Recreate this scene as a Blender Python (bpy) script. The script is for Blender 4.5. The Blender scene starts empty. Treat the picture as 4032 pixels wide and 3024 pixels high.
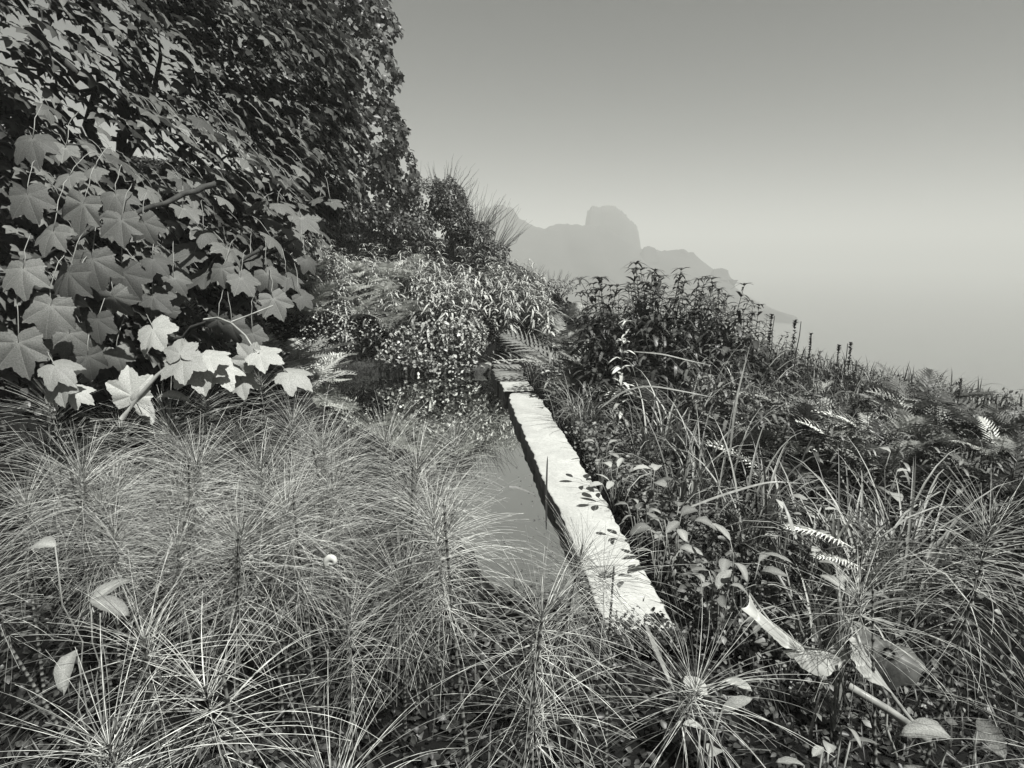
import bpy, math, random
import numpy as np
from mathutils import Vector, Matrix

random.seed(7)
rng = np.random.default_rng(11)
PI = math.pi
SC = bpy.context.scene
COL = SC.collection

# ------------------------------------------------------------------ camera
CAMZ, PITCH, FPX = 1.6, math.radians(11.6), 620.0
cam_data = bpy.data.cameras.new('camera')
cam_data.sensor_width = 36.0
cam_data.lens = FPX / 1024 * 36.0
cam_data.clip_start = 0.02
cam_data.clip_end = 6000
cam = bpy.data.objects.new('camera', cam_data)
cam.location = (0, 0, CAMZ)
cam.rotation_euler = (PI / 2 - PITCH, 0, 0)
COL.objects.link(cam)
SC.camera = cam

# ------------------------------------------------------------------ light
SUN_DIR = Vector((0.42, -0.42, 1.0)).normalized()
SUN_EL = math.asin(SUN_DIR.z)
SUN_AZ = math.atan2(SUN_DIR.x, SUN_DIR.y)
world = bpy.data.worlds.new('World')
SC.world = world
world.use_nodes = True
wn = world.node_tree
for n in list(wn.nodes):
    wn.nodes.remove(n)
sky = wn.nodes.new('ShaderNodeTexSky')
sky.sky_type = 'NISHITA'
sky.sun_disc = False
sky.sun_elevation = SUN_EL
sky.sun_rotation = SUN_AZ
sky.air_density = 0.4
sky.dust_density = 0.9
sky.ozone_density = 1.0
bw = wn.nodes.new('ShaderNodeRGBToBW')
tint = wn.nodes.new('ShaderNodeVectorMath'); tint.operation = 'SCALE'
tint.inputs[0].default_value = (0.985, 1.0, 0.955)
bg = wn.nodes.new('ShaderNodeBackground')
bg.inputs['Strength'].default_value = 0.05
wo = wn.nodes.new('ShaderNodeOutputWorld')
wn.links.new(sky.outputs[0], bw.inputs[0])
wn.links.new(bw.outputs[0], tint.inputs['Scale'])
wn.links.new(tint.outputs[0], bg.inputs['Color'])
wn.links.new(bg.outputs[0], wo.inputs[0])

sd = bpy.data.lights.new('sun', 'SUN')
sd.energy = 5.0
sd.angle = math.radians(0.6)
sd.color = (1.0, 0.995, 0.955)
sun = bpy.data.objects.new('sun', sd)
sun.rotation_euler = SUN_DIR.to_track_quat('Z', 'Y').to_euler()
sun.location = (4, 5, 20)
COL.objects.link(sun)

vs = SC.view_settings
vs.view_transform = 'Standard'
vs.look = 'None'
vs.gamma = 1.0
vs.use_curve_mapping = False
vs.exposure = 1.2
SC.cycles.use_denoising = True
SC.cycles.max_bounces = 5
SC.cycles.diffuse_bounces = 1
SC.cycles.glossy_bounces = 3
SC.cycles.transmission_bounces = 2
SC.cycles.transparent_max_bounces = 4
SC.cycles.volume_bounces = 0
SC.cycles.sample_clamp_indirect = 3.0
SC.cycles.caustics_reflective = False
SC.cycles.caustics_refractive = False

HAZE_DENSITY = 0.0025

# ------------------------------------------------------------------ pixel -> world (1024 px wide frame)
_F = np.array([0, math.cos(PITCH), -math.sin(PITCH)])
_U = np.array([0, math.sin(PITCH), math.cos(PITCH)])
_R = np.array([1.0, 0, 0])
_O = np.array([0, 0, CAMZ])

def ray(px, py):
    return _F + (px - 512) / FPX * _R + (384 - py) / FPX * _U

def at(px, py, Y):
    d = ray(px, py)
    return _O + d * (Y / d[1])

def at_z(px, py, z):
    d = ray(px, py)
    return _O + d * ((z - CAMZ) / d[2])

# ------------------------------------------------------------------ objects
def props(o, label=None, cat=None, group=None, kind=None):
    if label: o['label'] = label
    if cat: o['category'] = cat
    if group: o['group'] = group
    if kind: o['kind'] = kind
    return o

def link(name, data, parent=None, loc=None, rot=None, scale=None):
    o = bpy.data.objects.new(name, data)
    COL.objects.link(o)
    if parent: o.parent = parent
    if loc is not None: o.location = loc
    if rot is not None: o.rotation_euler = rot
    if scale is not None:
        o.scale = (scale, scale, scale) if isinstance(scale, (int, float)) else scale
    return o

def empty(name, loc, label, cat, group=None, rotz=0.0, scale=1.0):
    o = bpy.data.objects.new(name, None)
    o.empty_display_size = 0.1
    COL.objects.link(o)
    o.location = loc
    o.rotation_euler = (0, 0, rotz)
    o.scale = (scale,) * 3
    return props(o, label, cat, group)

def copy_tree(root, loc, rotz=0.0, scale=1.0, label=None, tilt=(0, 0)):
    c = root.copy(); COL.objects.link(c)
    c.location = loc; c.rotation_euler = (tilt[0], tilt[1], rotz); c.scale = (scale,) * 3
    if label: c['label'] = label
    for ch in list(root.children):
        d = ch.copy(); COL.objects.link(d); d.parent = c
        for g in list(ch.children):
            e = g.copy(); COL.objects.link(e); e.parent = d
    return c

# ------------------------------------------------------------------ numpy mesh building (triangles only)
class MB:
    """collects triangle arrays; attributes v (marks veins / node bands / painted highlights) and rnd (per piece)."""
    def __init__(s):
        s.V, s.T, s.A, s.Rn, s.n = [], [], [], [], 0
    def add(s, V, T, A=None, rnd=0.5):
        V = np.asarray(V, float); T = np.asarray(T, int)
        s.V.append(V); s.T.append(T + s.n)
        s.A.append(np.zeros(len(V)) if A is None else np.asarray(A, float))
        s.Rn.append(np.full(len(V), rnd, float) if np.isscalar(rnd) else rnd)
        s.n += len(V)
    def scatter(s, tpl, M, P, rnd):
        """tpl=(V,T,A); M (N,3,3); P (N,3); rnd (N,)"""
        V, T, A = tpl
        N, k = len(M), len(V)
        if N == 0: return
        W = np.einsum('nij,kj->nki', M, V) + P[:, None, :]
        TT = (T[None] + (np.arange(N) * k)[:, None, None] + s.n).reshape(-1, 3)
        s.V.append(W.reshape(-1, 3)); s.T.append(TT)
        s.A.append(np.tile(A, N)); s.Rn.append(np.repeat(rnd, k))
        s.n += N * k
    def mesh(s, name, mat, smooth=True):
        V = np.concatenate(s.V); T = np.concatenate(s.T)
        me = bpy.data.meshes.new(name)
        me.vertices.add(len(V)); me.vertices.foreach_set('co', V.astype(np.float32).ravel())
        me.loops.add(len(T) * 3); me.loops.foreach_set('vertex_index', T.astype(np.int32).ravel())
        me.polygons.add(len(T))
        me.polygons.foreach_set('loop_start', np.arange(0, len(T) * 3, 3, dtype=np.int32))
        me.polygons.foreach_set('loop_total', np.full(len(T), 3, dtype=np.int32))
        if smooth: me.polygons.foreach_set('use_smooth', np.ones(len(T), dtype=bool))
        a = me.attributes.new('v', 'FLOAT', 'POINT'); a.data.foreach_set('value', np.concatenate(s.A).astype(np.float32))
        a = me.attributes.new('rnd', 'FLOAT', 'POINT'); a.data.foreach_set('value', np.concatenate(s.Rn).astype(np.float32))
        me.update(calc_edges=True)
        me.materials.append(mat)
        return me

def grid_tris(nr, nc, wrap=False):
    T = []
    for i in range(nr - 1):
        for j in range(nc - (0 if wrap else 1)):
            a = i * nc + j; b = i * nc + (j + 1) % nc
            T += [(a, b, b + nc), (a, b + nc, a + nc)]
    return np.array(T)

def tube(P, R, sides=5, A=None, cap=True):
    P = np.asarray(P, float); n = len(P)
    R = np.full(n, R, float) if np.isscalar(R) else np.asarray(R, float)
    Tn = np.gradient(P, axis=0); Tn /= np.linalg.norm(Tn, axis=1)[:, None] + 1e-9
    ref = np.array([0, 0, 1.0]) if abs(Tn[0][2]) < .9 else np.array([1.0, 0, 0])
    V = []
    a = np.arange(sides) * 2 * PI / sides
    for i in range(n):
        u = np.cross(Tn[i], ref); u /= np.linalg.norm(u) + 1e-9
        w = np.cross(u, Tn[i]); ref = w
        V.append(P[i] + R[i] * (np.cos(a)[:, None] * u + np.sin(a)[:, None] * w))
    V = np.concatenate(V)
    T = grid_tris(n, sides, True)
    T = T.tolist()
    if cap:
        for c0 in (0, (n - 1) * sides):
            for j in range(1, sides - 1): T.append((c0, c0 + j, c0 + j + 1))
    AA = np.zeros(n) if A is None else np.asarray(A, float)
    return V, np.array(T), np.repeat(AA, sides)

def frame_from(normals, dirs):
    """matrices whose local +Z = normal, local +Y ~ dirs (N,3)"""
    n = normals / (np.linalg.norm(normals, axis=1)[:, None] + 1e-9)
    y = dirs - n * np.sum(dirs * n, axis=1)[:, None]
    y /= np.linalg.norm(y, axis=1)[:, None] + 1e-9
    x = np.cross(y, n)
    return np.stack([x, y, n], axis=2)

# ------------------------------------------------------------------ materials
TINT = (0.985, 1.0, 0.955)
def grey(v): return (v * TINT[0], v * TINT[1], v * TINT[2], 1)

def leaf_mat(name, lo, hi, vein=0.0, rough=0.45, transl=0.25, spec=0.4, noise_scale=40, use_obj=False, bump=0.0, band=None):
    m = bpy.data.materials.new(name); m.use_nodes = True
    nt = m.node_tree; N = nt.nodes; L = nt.links
    for n in list(N): N.remove(n)
    out = N.new('ShaderNodeOutputMaterial')
    at_r = N.new('ShaderNodeAttribute'); at_r.attribute_name = 'rnd'
    at_v = N.new('ShaderNodeAttribute'); at_v.attribute_name = 'v'
    oi = N.new('ShaderNodeObjectInfo')
    add = N.new('ShaderNodeMath'); add.operation = 'ADD'
    L.new(at_r.outputs['Fac'], add.inputs[0]); L.new(oi.outputs['Random'], add.inputs[1])
    fr = N.new('ShaderNodeMath'); fr.operation = 'FRACT'; L.new(add.outputs[0], fr.inputs[0])
    tc = N.new('ShaderNodeTexCoord')
    nz = N.new('ShaderNodeTexNoise'); nz.inputs['Scale'].default_value = noise_scale; nz.inputs['Detail'].default_value = 3
    L.new(tc.outputs['Object'], nz.inputs['Vector'])
    mr = N.new('ShaderNodeMapRange'); mr.inputs[3].default_value = lo; mr.inputs[4].default_value = hi
    L.new(fr.outputs[0], mr.inputs[0])
    m1 = N.new('ShaderNodeMapRange'); m1.inputs[1].default_value = .3; m1.inputs[2].default_value = .7
    m1.inputs[3].default_value = .72; m1.inputs[4].default_value = 1.22
    L.new(nz.outputs['Fac'], m1.inputs[0])
    mul = N.new('ShaderNodeMath'); mul.operation = 'MULTIPLY'; L.new(mr.outputs[0], mul.inputs[0]); L.new(m1.outputs[0], mul.inputs[1])
    vm = N.new('ShaderNodeMath'); vm.operation = 'MULTIPLY_ADD'
    L.new(at_v.outputs['Fac'], vm.inputs[0]); vm.inputs[1].default_value = vein; vm.inputs[2].default_value = 1.0
    mul2 = N.new('ShaderNodeMath'); mul2.operation = 'MULTIPLY'; L.new(mul.outputs[0], mul2.inputs[0]); L.new(vm.outputs[0], mul2.inputs[1])
    sc = N.new('ShaderNodeVectorMath'); sc.operation = 'SCALE'; sc.inputs[0].default_value = TINT
    L.new(mul2.outputs[0], sc.inputs['Scale'])
    pb = N.new('ShaderNodeBsdfPrincipled'); pb.inputs['Roughness'].default_value = rough
    pb.inputs['Specular IOR Level'].default_value = spec * .45
    L.new(sc.outputs[0], pb.inputs['Base Color'])
    if bump:
        bp = N.new('ShaderNodeBump'); bp.inputs['Strength'].default_value = bump; bp.inputs['Distance'].default_value = 0.004
        L.new(nz.outputs['Fac'], bp.inputs['Height']); L.new(bp.outputs[0], pb.inputs['Normal'])
    if transl > 0:
        tr = N.new('ShaderNodeBsdfTranslucent'); L.new(sc.outputs[0], tr.inputs[0])
        mx = N.new('ShaderNodeMixShader'); mx.inputs[0].default_value = transl
        L.new(pb.outputs[0], mx.inputs[1]); L.new(tr.outputs[0], mx.inputs[2]); L.new(mx.outputs[0], out.inputs[0])
    else:
        L.new(pb.outputs[0], out.inputs[0])
    return m

def plain_mat(name, val, rough=0.8, spec=0.3, noise_scale=6, lo=.6, hi=1.3, bump=0.3, bdist=0.02):
    m = bpy.data.materials.new(name); m.use_nodes = True
    nt = m.node_tree; N = nt.nodes; L = nt.links
    pb = N['Principled BSDF']; pb.inputs['Roughness'].default_value = rough
    pb.inputs['Specular IOR Level'].default_value = spec
    tc = N.new('ShaderNodeTexCoord')
    nz = N.new('ShaderNodeTexNoise'); nz.inputs['Scale'].default_value = noise_scale; nz.inputs['Detail'].default_value = 8
    nz.inputs['Roughness'].default_value = .65
    L.new(tc.outputs['Object'], nz.inputs['Vector'])
    mr = N.new('ShaderNodeMapRange'); mr.inputs[1].default_value = .3; mr.inputs[2].default_value = .7
    mr.inputs[3].default_value = val * lo; mr.inputs[4].default_value = val * hi
    L.new(nz.outputs['Fac'], mr.inputs[0])
    sc = N.new('ShaderNodeVectorMath'); sc.operation = 'SCALE'; sc.inputs[0].default_value = TINT
    L.new(mr.outputs[0], sc.inputs['Scale']); L.new(sc.outputs[0], pb.inputs['Base Color'])
    bp = N.new('ShaderNodeBump'); bp.inputs['Strength'].default_value = bump; bp.inputs['Distance'].default_value = bdist
    L.new(nz.outputs['Fac'], bp.inputs['Height']); L.new(bp.outputs[0], pb.inputs['Normal'])
    return m

M_SOIL = plain_mat('wet_soil_with_shade', 0.005, rough=.95, spec=.1)  # wet soil; deep shade under the foliage is put into the near-black base
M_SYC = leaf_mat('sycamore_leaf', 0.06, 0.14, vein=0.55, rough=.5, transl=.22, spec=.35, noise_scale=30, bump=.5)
M_SYC_PALE = leaf_mat('sunlit_sycamore_leaf', 0.2, 0.36, vein=0.2, rough=.4, transl=.3, spec=.5, noise_scale=30, bump=.4)  # paler copy of the sycamore leaf, with sunlight put into its colour
M_SYCF = leaf_mat('sycamore_foliage', 0.02, 0.11, vein=0.4, rough=.42, transl=.15, spec=.5, noise_scale=12)
M_DARK = leaf_mat('dark_shrub_leaf', 0.012, 0.06, rough=.4, transl=.1, spec=.45)
M_DARKER = leaf_mat('dark_willowherb_leaf', 0.017, 0.050, vein=.6, rough=.4, transl=.12, spec=.55)
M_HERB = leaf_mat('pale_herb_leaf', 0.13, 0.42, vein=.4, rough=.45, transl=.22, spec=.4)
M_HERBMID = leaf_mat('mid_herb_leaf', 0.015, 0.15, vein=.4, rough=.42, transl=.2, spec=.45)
M_TINY = leaf_mat('tiny_creeper_leaf', 0.12, 0.42, rough=.35, transl=.15, spec=.6)
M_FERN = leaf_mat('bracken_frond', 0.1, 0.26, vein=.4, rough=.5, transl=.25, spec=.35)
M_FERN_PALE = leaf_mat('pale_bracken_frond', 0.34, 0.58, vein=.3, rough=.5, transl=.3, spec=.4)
M_NEEDLE = leaf_mat('horsetail_branch', 0.04, 0.4, vein=.9, rough=.38, transl=.12, spec=.6, noise_scale=20)  # bright bands at the joints paint in dashed highlights
M_HSTEM = leaf_mat('horsetail_stem', 0.11, 0.16, vein=-.85, rough=.5, transl=0, spec=.4)
M_GRASS = leaf_mat('grass_blade', 0.03, 0.28, vein=.3, rough=.4, transl=.2, spec=.5, noise_scale=8)
M_GRASSD = leaf_mat('dark_grass_blade', 0.01, 0.07, vein=.3, rough=.4, transl=.2, spec=.5, noise_scale=8)
M_BARK = leaf_mat('twig_bark', 0.028, 0.050, rough=.7, transl=0, spec=.3, noise_scale=25, bump=.4)
M_STEM = leaf_mat('pale_leaf_stalk', 0.165, 0.231, rough=.35, transl=0, spec=.5)
M_DOCK = leaf_mat('broad_leaf', 0.077, 0.187, vein=.7, rough=.4, transl=.2, spec=.45, noise_scale=30, bump=.5)
M_BUTTER = leaf_mat('butterbur_leaf', 0.28, 0.34, vein=.45, rough=.5, transl=.3, spec=.35, noise_scale=22, bump=.5)
M_SHELL = leaf_mat('snail_shell', 0.341, 0.385, vein=-.35, rough=.35, transl=0, spec=.5, noise_scale=60)
M_SNAILBODY = plain_mat('snail_body', 0.10, rough=.4)
M_WHITE = leaf_mat('white_petal', 0.330, 0.413, rough=.5, transl=.3)
M_ROCK = plain_mat('headland_rock', 0.03, rough=.9, noise_scale=.06, lo=.5, hi=1.5, bump=.4, bdist=1.0)

# pale, worn, damp concrete
def concrete(name, base, moss):
    m = bpy.data.materials.new(name); m.use_nodes = True
    nt = m.node_tree; N = nt.nodes; L = nt.links
    pb = N['Principled BSDF']
    tc = N.new('ShaderNodeTexCoord')
    n1 = N.new('ShaderNodeTexNoise'); n1.inputs['Scale'].default_value = 5; n1.inputs['Detail'].default_value = 10; n1.inputs['Roughness'].default_value = .7
    n2 = N.new('ShaderNodeTexNoise'); n2.inputs['Scale'].default_value = 60; n2.inputs['Detail'].default_value = 6
    n3 = N.new('ShaderNodeTexNoise'); n3.inputs['Scale'].default_value = 1.6; n3.inputs['Detail'].default_value = 10; n3.inputs['Roughness'].default_value = .75
    for n in (n1, n2, n3): L.new(tc.outputs['Object'], n.inputs['Vector'])
    r1 = N.new('ShaderNodeMapRange'); r1.inputs[1].default_value = .3; r1.inputs[2].default_value = .7
    r1.inputs[3].default_value = base * .8; r1.inputs[4].default_value = base * 1.12
    L.new(n1.outputs['Fac'], r1.inputs[0])
    r2 = N.new('ShaderNodeMapRange'); r2.inputs[1].default_value = .3; r2.inputs[2].default_value = .7
    r2.inputs[3].default_value = .86; r2.inputs[4].default_value = 1.1
    L.new(n2.outputs['Fac'], r2.inputs[0])
    mu = N.new('ShaderNodeMath'); mu.operation = 'MULTIPLY'; L.new(r1.outputs[0], mu.inputs[0]); L.new(r2.outputs[0], mu.inputs[1])
    r3 = N.new('ShaderNodeMapRange'); r3.inputs[1].default_value = moss; r3.inputs[2].default_value = moss + .05
    L.new(n3.outputs['Fac'], r3.inputs[0])
    mx = N.new('ShaderNodeMix'); mx.data_type = 'FLOAT'
    L.new(r3.outputs[0], mx.inputs[0]); L.new(mu.outputs[0], mx.inputs[2]); mx.inputs[3].default_value = .07
    sc = N.new('ShaderNodeVectorMath'); sc.operation = 'SCALE'; sc.inputs[0].default_value = TINT
    L.new(mx.outputs[0], sc.inputs['Scale']); L.new(sc.outputs[0], pb.inputs['Base Color'])
    rr = N.new('ShaderNodeMapRange'); rr.inputs[3].default_value = .28; rr.inputs[4].default_value = .7
    L.new(n1.outputs['Fac'], rr.inputs[0]); L.new(rr.outputs[0], pb.inputs['Roughness'])
    pb.inputs['Specular IOR Level'].default_value = .6
    bp = N.new('ShaderNodeBump'); bp.inputs['Strength'].default_value = .25; bp.inputs['Distance'].default_value = .006
    L.new(n2.outputs['Fac'], bp.inputs['Height']); L.new(bp.outputs[0], pb.inputs['Normal'])
    return m
M_CONC = concrete('worn_concrete', 0.35, .63)
M_CONC_OLD = concrete('old_mossy_concrete', 0.17, .55)
M_SIDE = plain_mat('shaded_wall_face', 0.02, rough=.6, noise_scale=20)  # shade on the wall sides, put into the colour as near-black
M_MOSS = plain_mat('mossy_ledge', 0.03, rough=.9, noise_scale=30, lo=.2, hi=2.0, bump=1.0)

# ------------------------------------------------------------------ terrain
P1 = at_z(509, 393, .13); P2 = at_z(567, 537, .13)
WD = (P1 - P2)[:2]; WD /= np.linalg.norm(WD)            # along the wall, away from the camera
WN = np.array([WD[1], -WD[0]])                           # to the right of the wall
WALLW = 0.31
def wall_pt(s, t): return P2[:2] + WD * s + WN * t       # s along, t across (0 = inner edge)
FAR_Y = 8.45
def sst(a, b, x):
    t = np.clip((x - a) / (b - a), 0, 1); return t * t * (3 - 2 * t)
EDGE = np.array([(-30, 60), (-9, 26), (-3, 16), (0.3, 13.0), (1.8, 9.4), (2.9, 7.2), (3.5, 5.6), (4.0, 4.2), (4.5, 2.4), (5.0, 0), (5.5, -4), (6, -30)])
def edge_dist(x, y):
    """signed distance beyond the cliff edge (positive = over the sea side)"""
    best = np.full(x.shape, 1e9); sgn = np.ones(x.shape)
    for (a, b) in zip(EDGE[:-1], EDGE[1:]):
        d = b - a; t = np.clip(((x - a[0]) * d[0] + (y - a[1]) * d[1]) / (d @ d), 0, 1)
        qx, qy = a[0] + t * d[0], a[1] + t * d[1]
        dd = np.hypot(x - qx, y - qy)
        cr = d[0] * (y - a[1]) - d[1] * (x - a[0])
        m = dd < best
        best = np.where(m, dd, best); sgn = np.where(m, np.sign(cr), sgn)
    return best * sgn
LB_Y = [1.9, 2.2, 2.8, 4.2, 5.3, 7.0, 8.6]; LB_X = [.1, .05, -.12, -.5, -1.4, -2.4, -2.75]
def H(x, y):
    x = np.asarray(x, float); y = np.asarray(y, float)
    sl = (x - P2[0]) * WD[0] + (y - P2[1]) * WD[1]
    tr = (x - P2[0]) * WN[0] + (y - P2[1]) * WN[1]
    # hillside behind and left of the basin
    gb = y - FAR_Y + 0.25 * np.sin(x * 1.3)
    gl = -2.75 - x - .9 * sst(6.5, 8.5, y)
    gr = np.clip(gb, 0, None); gll = np.clip(gl, 0, None)
    g = np.hypot(gr, gll)
    right = sst(3.0, -2.5, x - (y - 9) * .15)
    back = .75 * (1 - np.exp(-gr / .55)) * (.35 + .65 * right) + (1.3 * right + .25) * (1 - np.exp(-gr / 4))
    left = 0.7 * (1 - np.exp(-gll / .8)) + 1.5 * (1 - np.exp(-gll / 4))
    hill = back + left
    h = 0.04 + hill
    rgt = sst(WALLW, WALLW + .5, tr)
    h = h - .06 * rgt * (gb < 0)
    h = h + .05 * np.sin(x * 3.1 + y * 1.7) * np.sin(y * 2.3) + .03 * np.sin(x * 7 + 1) * np.sin(y * 6.3)
    # basin
    h = h + .10 * sst(.05, -.25, tr) * (y < FAR_Y)
    h = h + .52 * sst(1.2, 3.0, tr) * sst(9.5, 7, y)
    inb = sst(.12, -.12, tr - .05) * sst(-.05, .2, x - np.interp(y, LB_Y, LB_X)) * sst(.1, -.1, y - FAR_Y) * sst(2.45, 2.75, y + .25 * np.clip(x, 0, 1))
    h = np.where(inb > 0, h * (1 - inb) + (-.55) * inb, h)
    e = edge_dist(x, y)
    h = h - np.clip(e + .3, 0, None) ** 1.15 * .75
    return np.maximum(h, -31.5)
def hz(x, y): return float(H(np.array([x]), np.array([y]))[0])

def sheet(name, xs, ys, mat, zoff=0):
    X, Y = np.meshgrid(xs, ys)
    Z = H(X, Y) + zoff
    mb = MB(); mb.add(np.stack([X.ravel(), Y.ravel(), Z.ravel()], 1), grid_tris(len(ys), len(xs)))
    return link(name, mb.mesh(name, mat))
def spaced(lo, hi, f0, f1, step):
    a = np.arange(f0, f1, step)
    l = f0 - np.geomspace(step, f0 - lo, 26)[::-1]; r = f1 + np.geomspace(step, hi - f1, 26) - step
    return np.concatenate([l, a, r])
ground = sheet('ground', spaced(-1100, 1100, -7, 7, .1), spaced(-60, 1400, -1, 15, .1), M_SOIL)
props(ground, kind='structure')

# sea under the fog
m = plain_mat('sea_surface', 0.10, rough=.25, spec=.5, noise_scale=.4, bump=.2, bdist=.3)
mb = MB(); mb.add([(-3000, -500, -30), (3000, -500, -30), (3000, 4000, -30), (-3000, 4000, -30)], [(0, 1, 2), (0, 2, 3)])
props(link('sea', mb.mesh('sea', m)), kind='structure')

# water in the trough: dark, still, mirror-like
m = bpy.data.materials.new('still_water'); m.use_nodes = True
N = m.node_tree.nodes; L = m.node_tree.links
for n in list(N): N.remove(n)
wout = N.new('ShaderNodeOutputMaterial')
gl = N.new('ShaderNodeBsdfGlossy'); gl.inputs['Roughness'].default_value = 0.01; gl.inputs['Color'].default_value = (.98, .99, .97, 1)
df = N.new('ShaderNodeBsdfDiffuse'); df.inputs['Color'].default_value = (.008, .008, .008, 1)
lf = N.new('ShaderNodeLayerWeight'); lf.inputs['Blend'].default_value = .5
lw = N.new('ShaderNodeMapRange'); lw.interpolation_type = 'SMOOTHSTEP'
lw.inputs[1].default_value = .26; lw.inputs[2].default_value = .46; lw.inputs[3].default_value = .06; lw.inputs[4].default_value = .99
L.new(lf.outputs['Facing'], lw.inputs[0])
mx = N.new('ShaderNodeMixShader')
tc = N.new('ShaderNodeTexCoord'); nz = N.new('ShaderNodeTexNoise'); nz.inputs['Scale'].default_value = 3.0; nz.inputs['Detail'].default_value = 2
bp = N.new('ShaderNodeBump'); bp.inputs['Strength'].default_value = .05; bp.inputs['Distance'].default_value = .006
L.new(tc.outputs['Object'], nz.inputs['Vector']); L.new(nz.outputs['Fac'], bp.inputs['Height'])
L.new(bp.outputs[0], gl.inputs['Normal'])
L.new(lw.outputs[0], mx.inputs[0]); L.new(df.outputs[0], mx.inputs[1]); L.new(gl.outputs[0], mx.inputs[2]); L.new(mx.outputs[0], wout.inputs[0])
WZ = .035
a = wall_pt(-1.1, .03); b = wall_pt(5.75, .03)
mb = MB(); mb.add([(-2.95, 2.1, WZ), (a[0], 2.1, WZ), (b[0], FAR_Y + .05, WZ), (-2.95, FAR_Y + .05, WZ)], [(0, 1, 2), (0, 2, 3)])
props(link('water', mb.mesh('water', m, smooth=False)), kind='structure')

# ------------------------------------------------------------------ trough walls
def slab(s0, s1, t0, t1, ztop, zbot, jag=.006, round_far=0.0, mats=None, seed=0, n=60, parent=None, name='coping_slab', lump=0.0):
    """a worn slab: rounded, chipped arrises, cross-section swept along the wall"""
    r = np.random.default_rng(seed)
    S = np.linspace(s0, s1, n)
    V = []; sec = 10
    jl = np.convolve(r.normal(0, 1, n + 8), np.ones(3) / 3, 'same')[4:-4] * jag + np.convolve(r.normal(0, 1, n + 20), np.ones(9) / 9, 'same')[10:-10] * jag * 1.5
    jr = np.convolve(r.normal(0, 1, n + 8), np.ones(3) / 3, 'same')[4:-4] * jag + np.convolve(r.normal(0, 1, n + 20), np.ones(9) / 9, 'same')[10:-10] * jag * 2.5
    jz = np.convolve(r.normal(0, 1, n + 20), np.ones(9) / 9, 'same')[10:-10] * (.0008 + lump)
    for i, s in enumerate(S):
        tl, tr_ = (t0 if t0 is not None else np.interp(s, *EL)) + jl[i], (t1 if t1 is not None else np.interp(s, *ER)) + jr[i]
        if round_far > 0:
            q = (s1 - s) / round_far
            if q < 1: 
                c = (1 - math.sqrt(max(0, 1 - (1 - q) ** 2))) * round_far
                tl += c * .7; tr_ -= c * .7
        z = ztop + jz[i]; e = .012
        prof = [(tl + .004, zbot), (tl, z - e * 1.2), (tl + e * .3, z - e * .35), (tl + e, z), (tl * .67 + tr_ * .33, z + lump * r.normal()), (tl * .33 + tr_ * .67, z + lump * r.normal()),
                (tr_ - e, z), (tr_ - e * .3, z - e * .35), (tr_, z - e * 1.2), (tr_ - .004, zbot)]
        for (t, zz) in prof:
            p = wall_pt(s, t); V.append((p[0], p[1], zz))
    T = grid_tris(n, sec).tolist()
    for c0 in (0, (n - 1) * sec):
        for j in range(1, sec - 1): T.append((c0, c0 + j, c0 + j + 1))
    mb = MB(); mb.add(V, T)
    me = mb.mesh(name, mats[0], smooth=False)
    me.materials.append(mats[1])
    # faces below the arris carry their shade as a near-black colour
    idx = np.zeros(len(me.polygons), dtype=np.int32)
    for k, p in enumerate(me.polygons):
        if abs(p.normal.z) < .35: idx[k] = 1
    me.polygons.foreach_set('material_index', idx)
    return link(name, me, parent)

def edge_t(pts):
    st = []
    for (px, py) in pts:
        d = at_z(px, py, .13)[:2] - P2[:2]; st.append((float(d @ WD), float(d @ WN)))
    st.sort(); return [a for a, _ in st], [b for _, b in st]
EL = edge_t([(508.5, 394), (513, 411), (546, 484), (565, 523), (606, 636)])
ER = edge_t([(537, 394), (549, 411), (595, 484), (618, 523), (680, 636)])
wall = empty('trough_wall', (0, 0, 0), 'long low pale concrete wall holding the water in, running away from the camera', 'wall')
sfar = float((P1[:2] - P2[:2]) @ WD)
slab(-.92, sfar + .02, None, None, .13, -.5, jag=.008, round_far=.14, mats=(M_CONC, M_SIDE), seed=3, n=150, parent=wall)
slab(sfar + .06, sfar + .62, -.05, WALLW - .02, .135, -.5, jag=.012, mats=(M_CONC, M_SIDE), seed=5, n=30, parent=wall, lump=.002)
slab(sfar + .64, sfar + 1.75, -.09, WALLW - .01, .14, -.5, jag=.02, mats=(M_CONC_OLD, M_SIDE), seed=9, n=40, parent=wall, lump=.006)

# far end wall, mossy
def far_wall():
    r = np.random.default_rng(4); n = 90
    xs = np.linspace(-2.9, float(wall_pt(sfar + 1.7, 0)[0]) - .1, n)
    V = []
    for i, x in enumerate(xs):
        y0 = FAR_Y - .18 + .03 * math.sin(x * 4) + r.normal(0, .012); z = .13 + .015 * math.sin(x * 5) + r.normal(0, .01)
        for (y, zz) in ((y0 + .03, -.5), (y0, .02), (y0 + r.normal(0, .01), z - .03), (y0 + .04, z), (y0 + .2, z + r.normal(0, .01)), (y0 + .42, z + .02), (y0 + .45, -.3)):
            V.append((x, y, zz))
    mb = MB(); mb.add(V, grid_tris(n, 7))
    o = link('end_wall', mb.mesh('end_wall', M_MOSS, smooth=False))
    props(o, 'low mossy ledge closing the far end of the trough under the hanging creeper', 'wall')
far_wall()

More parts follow.
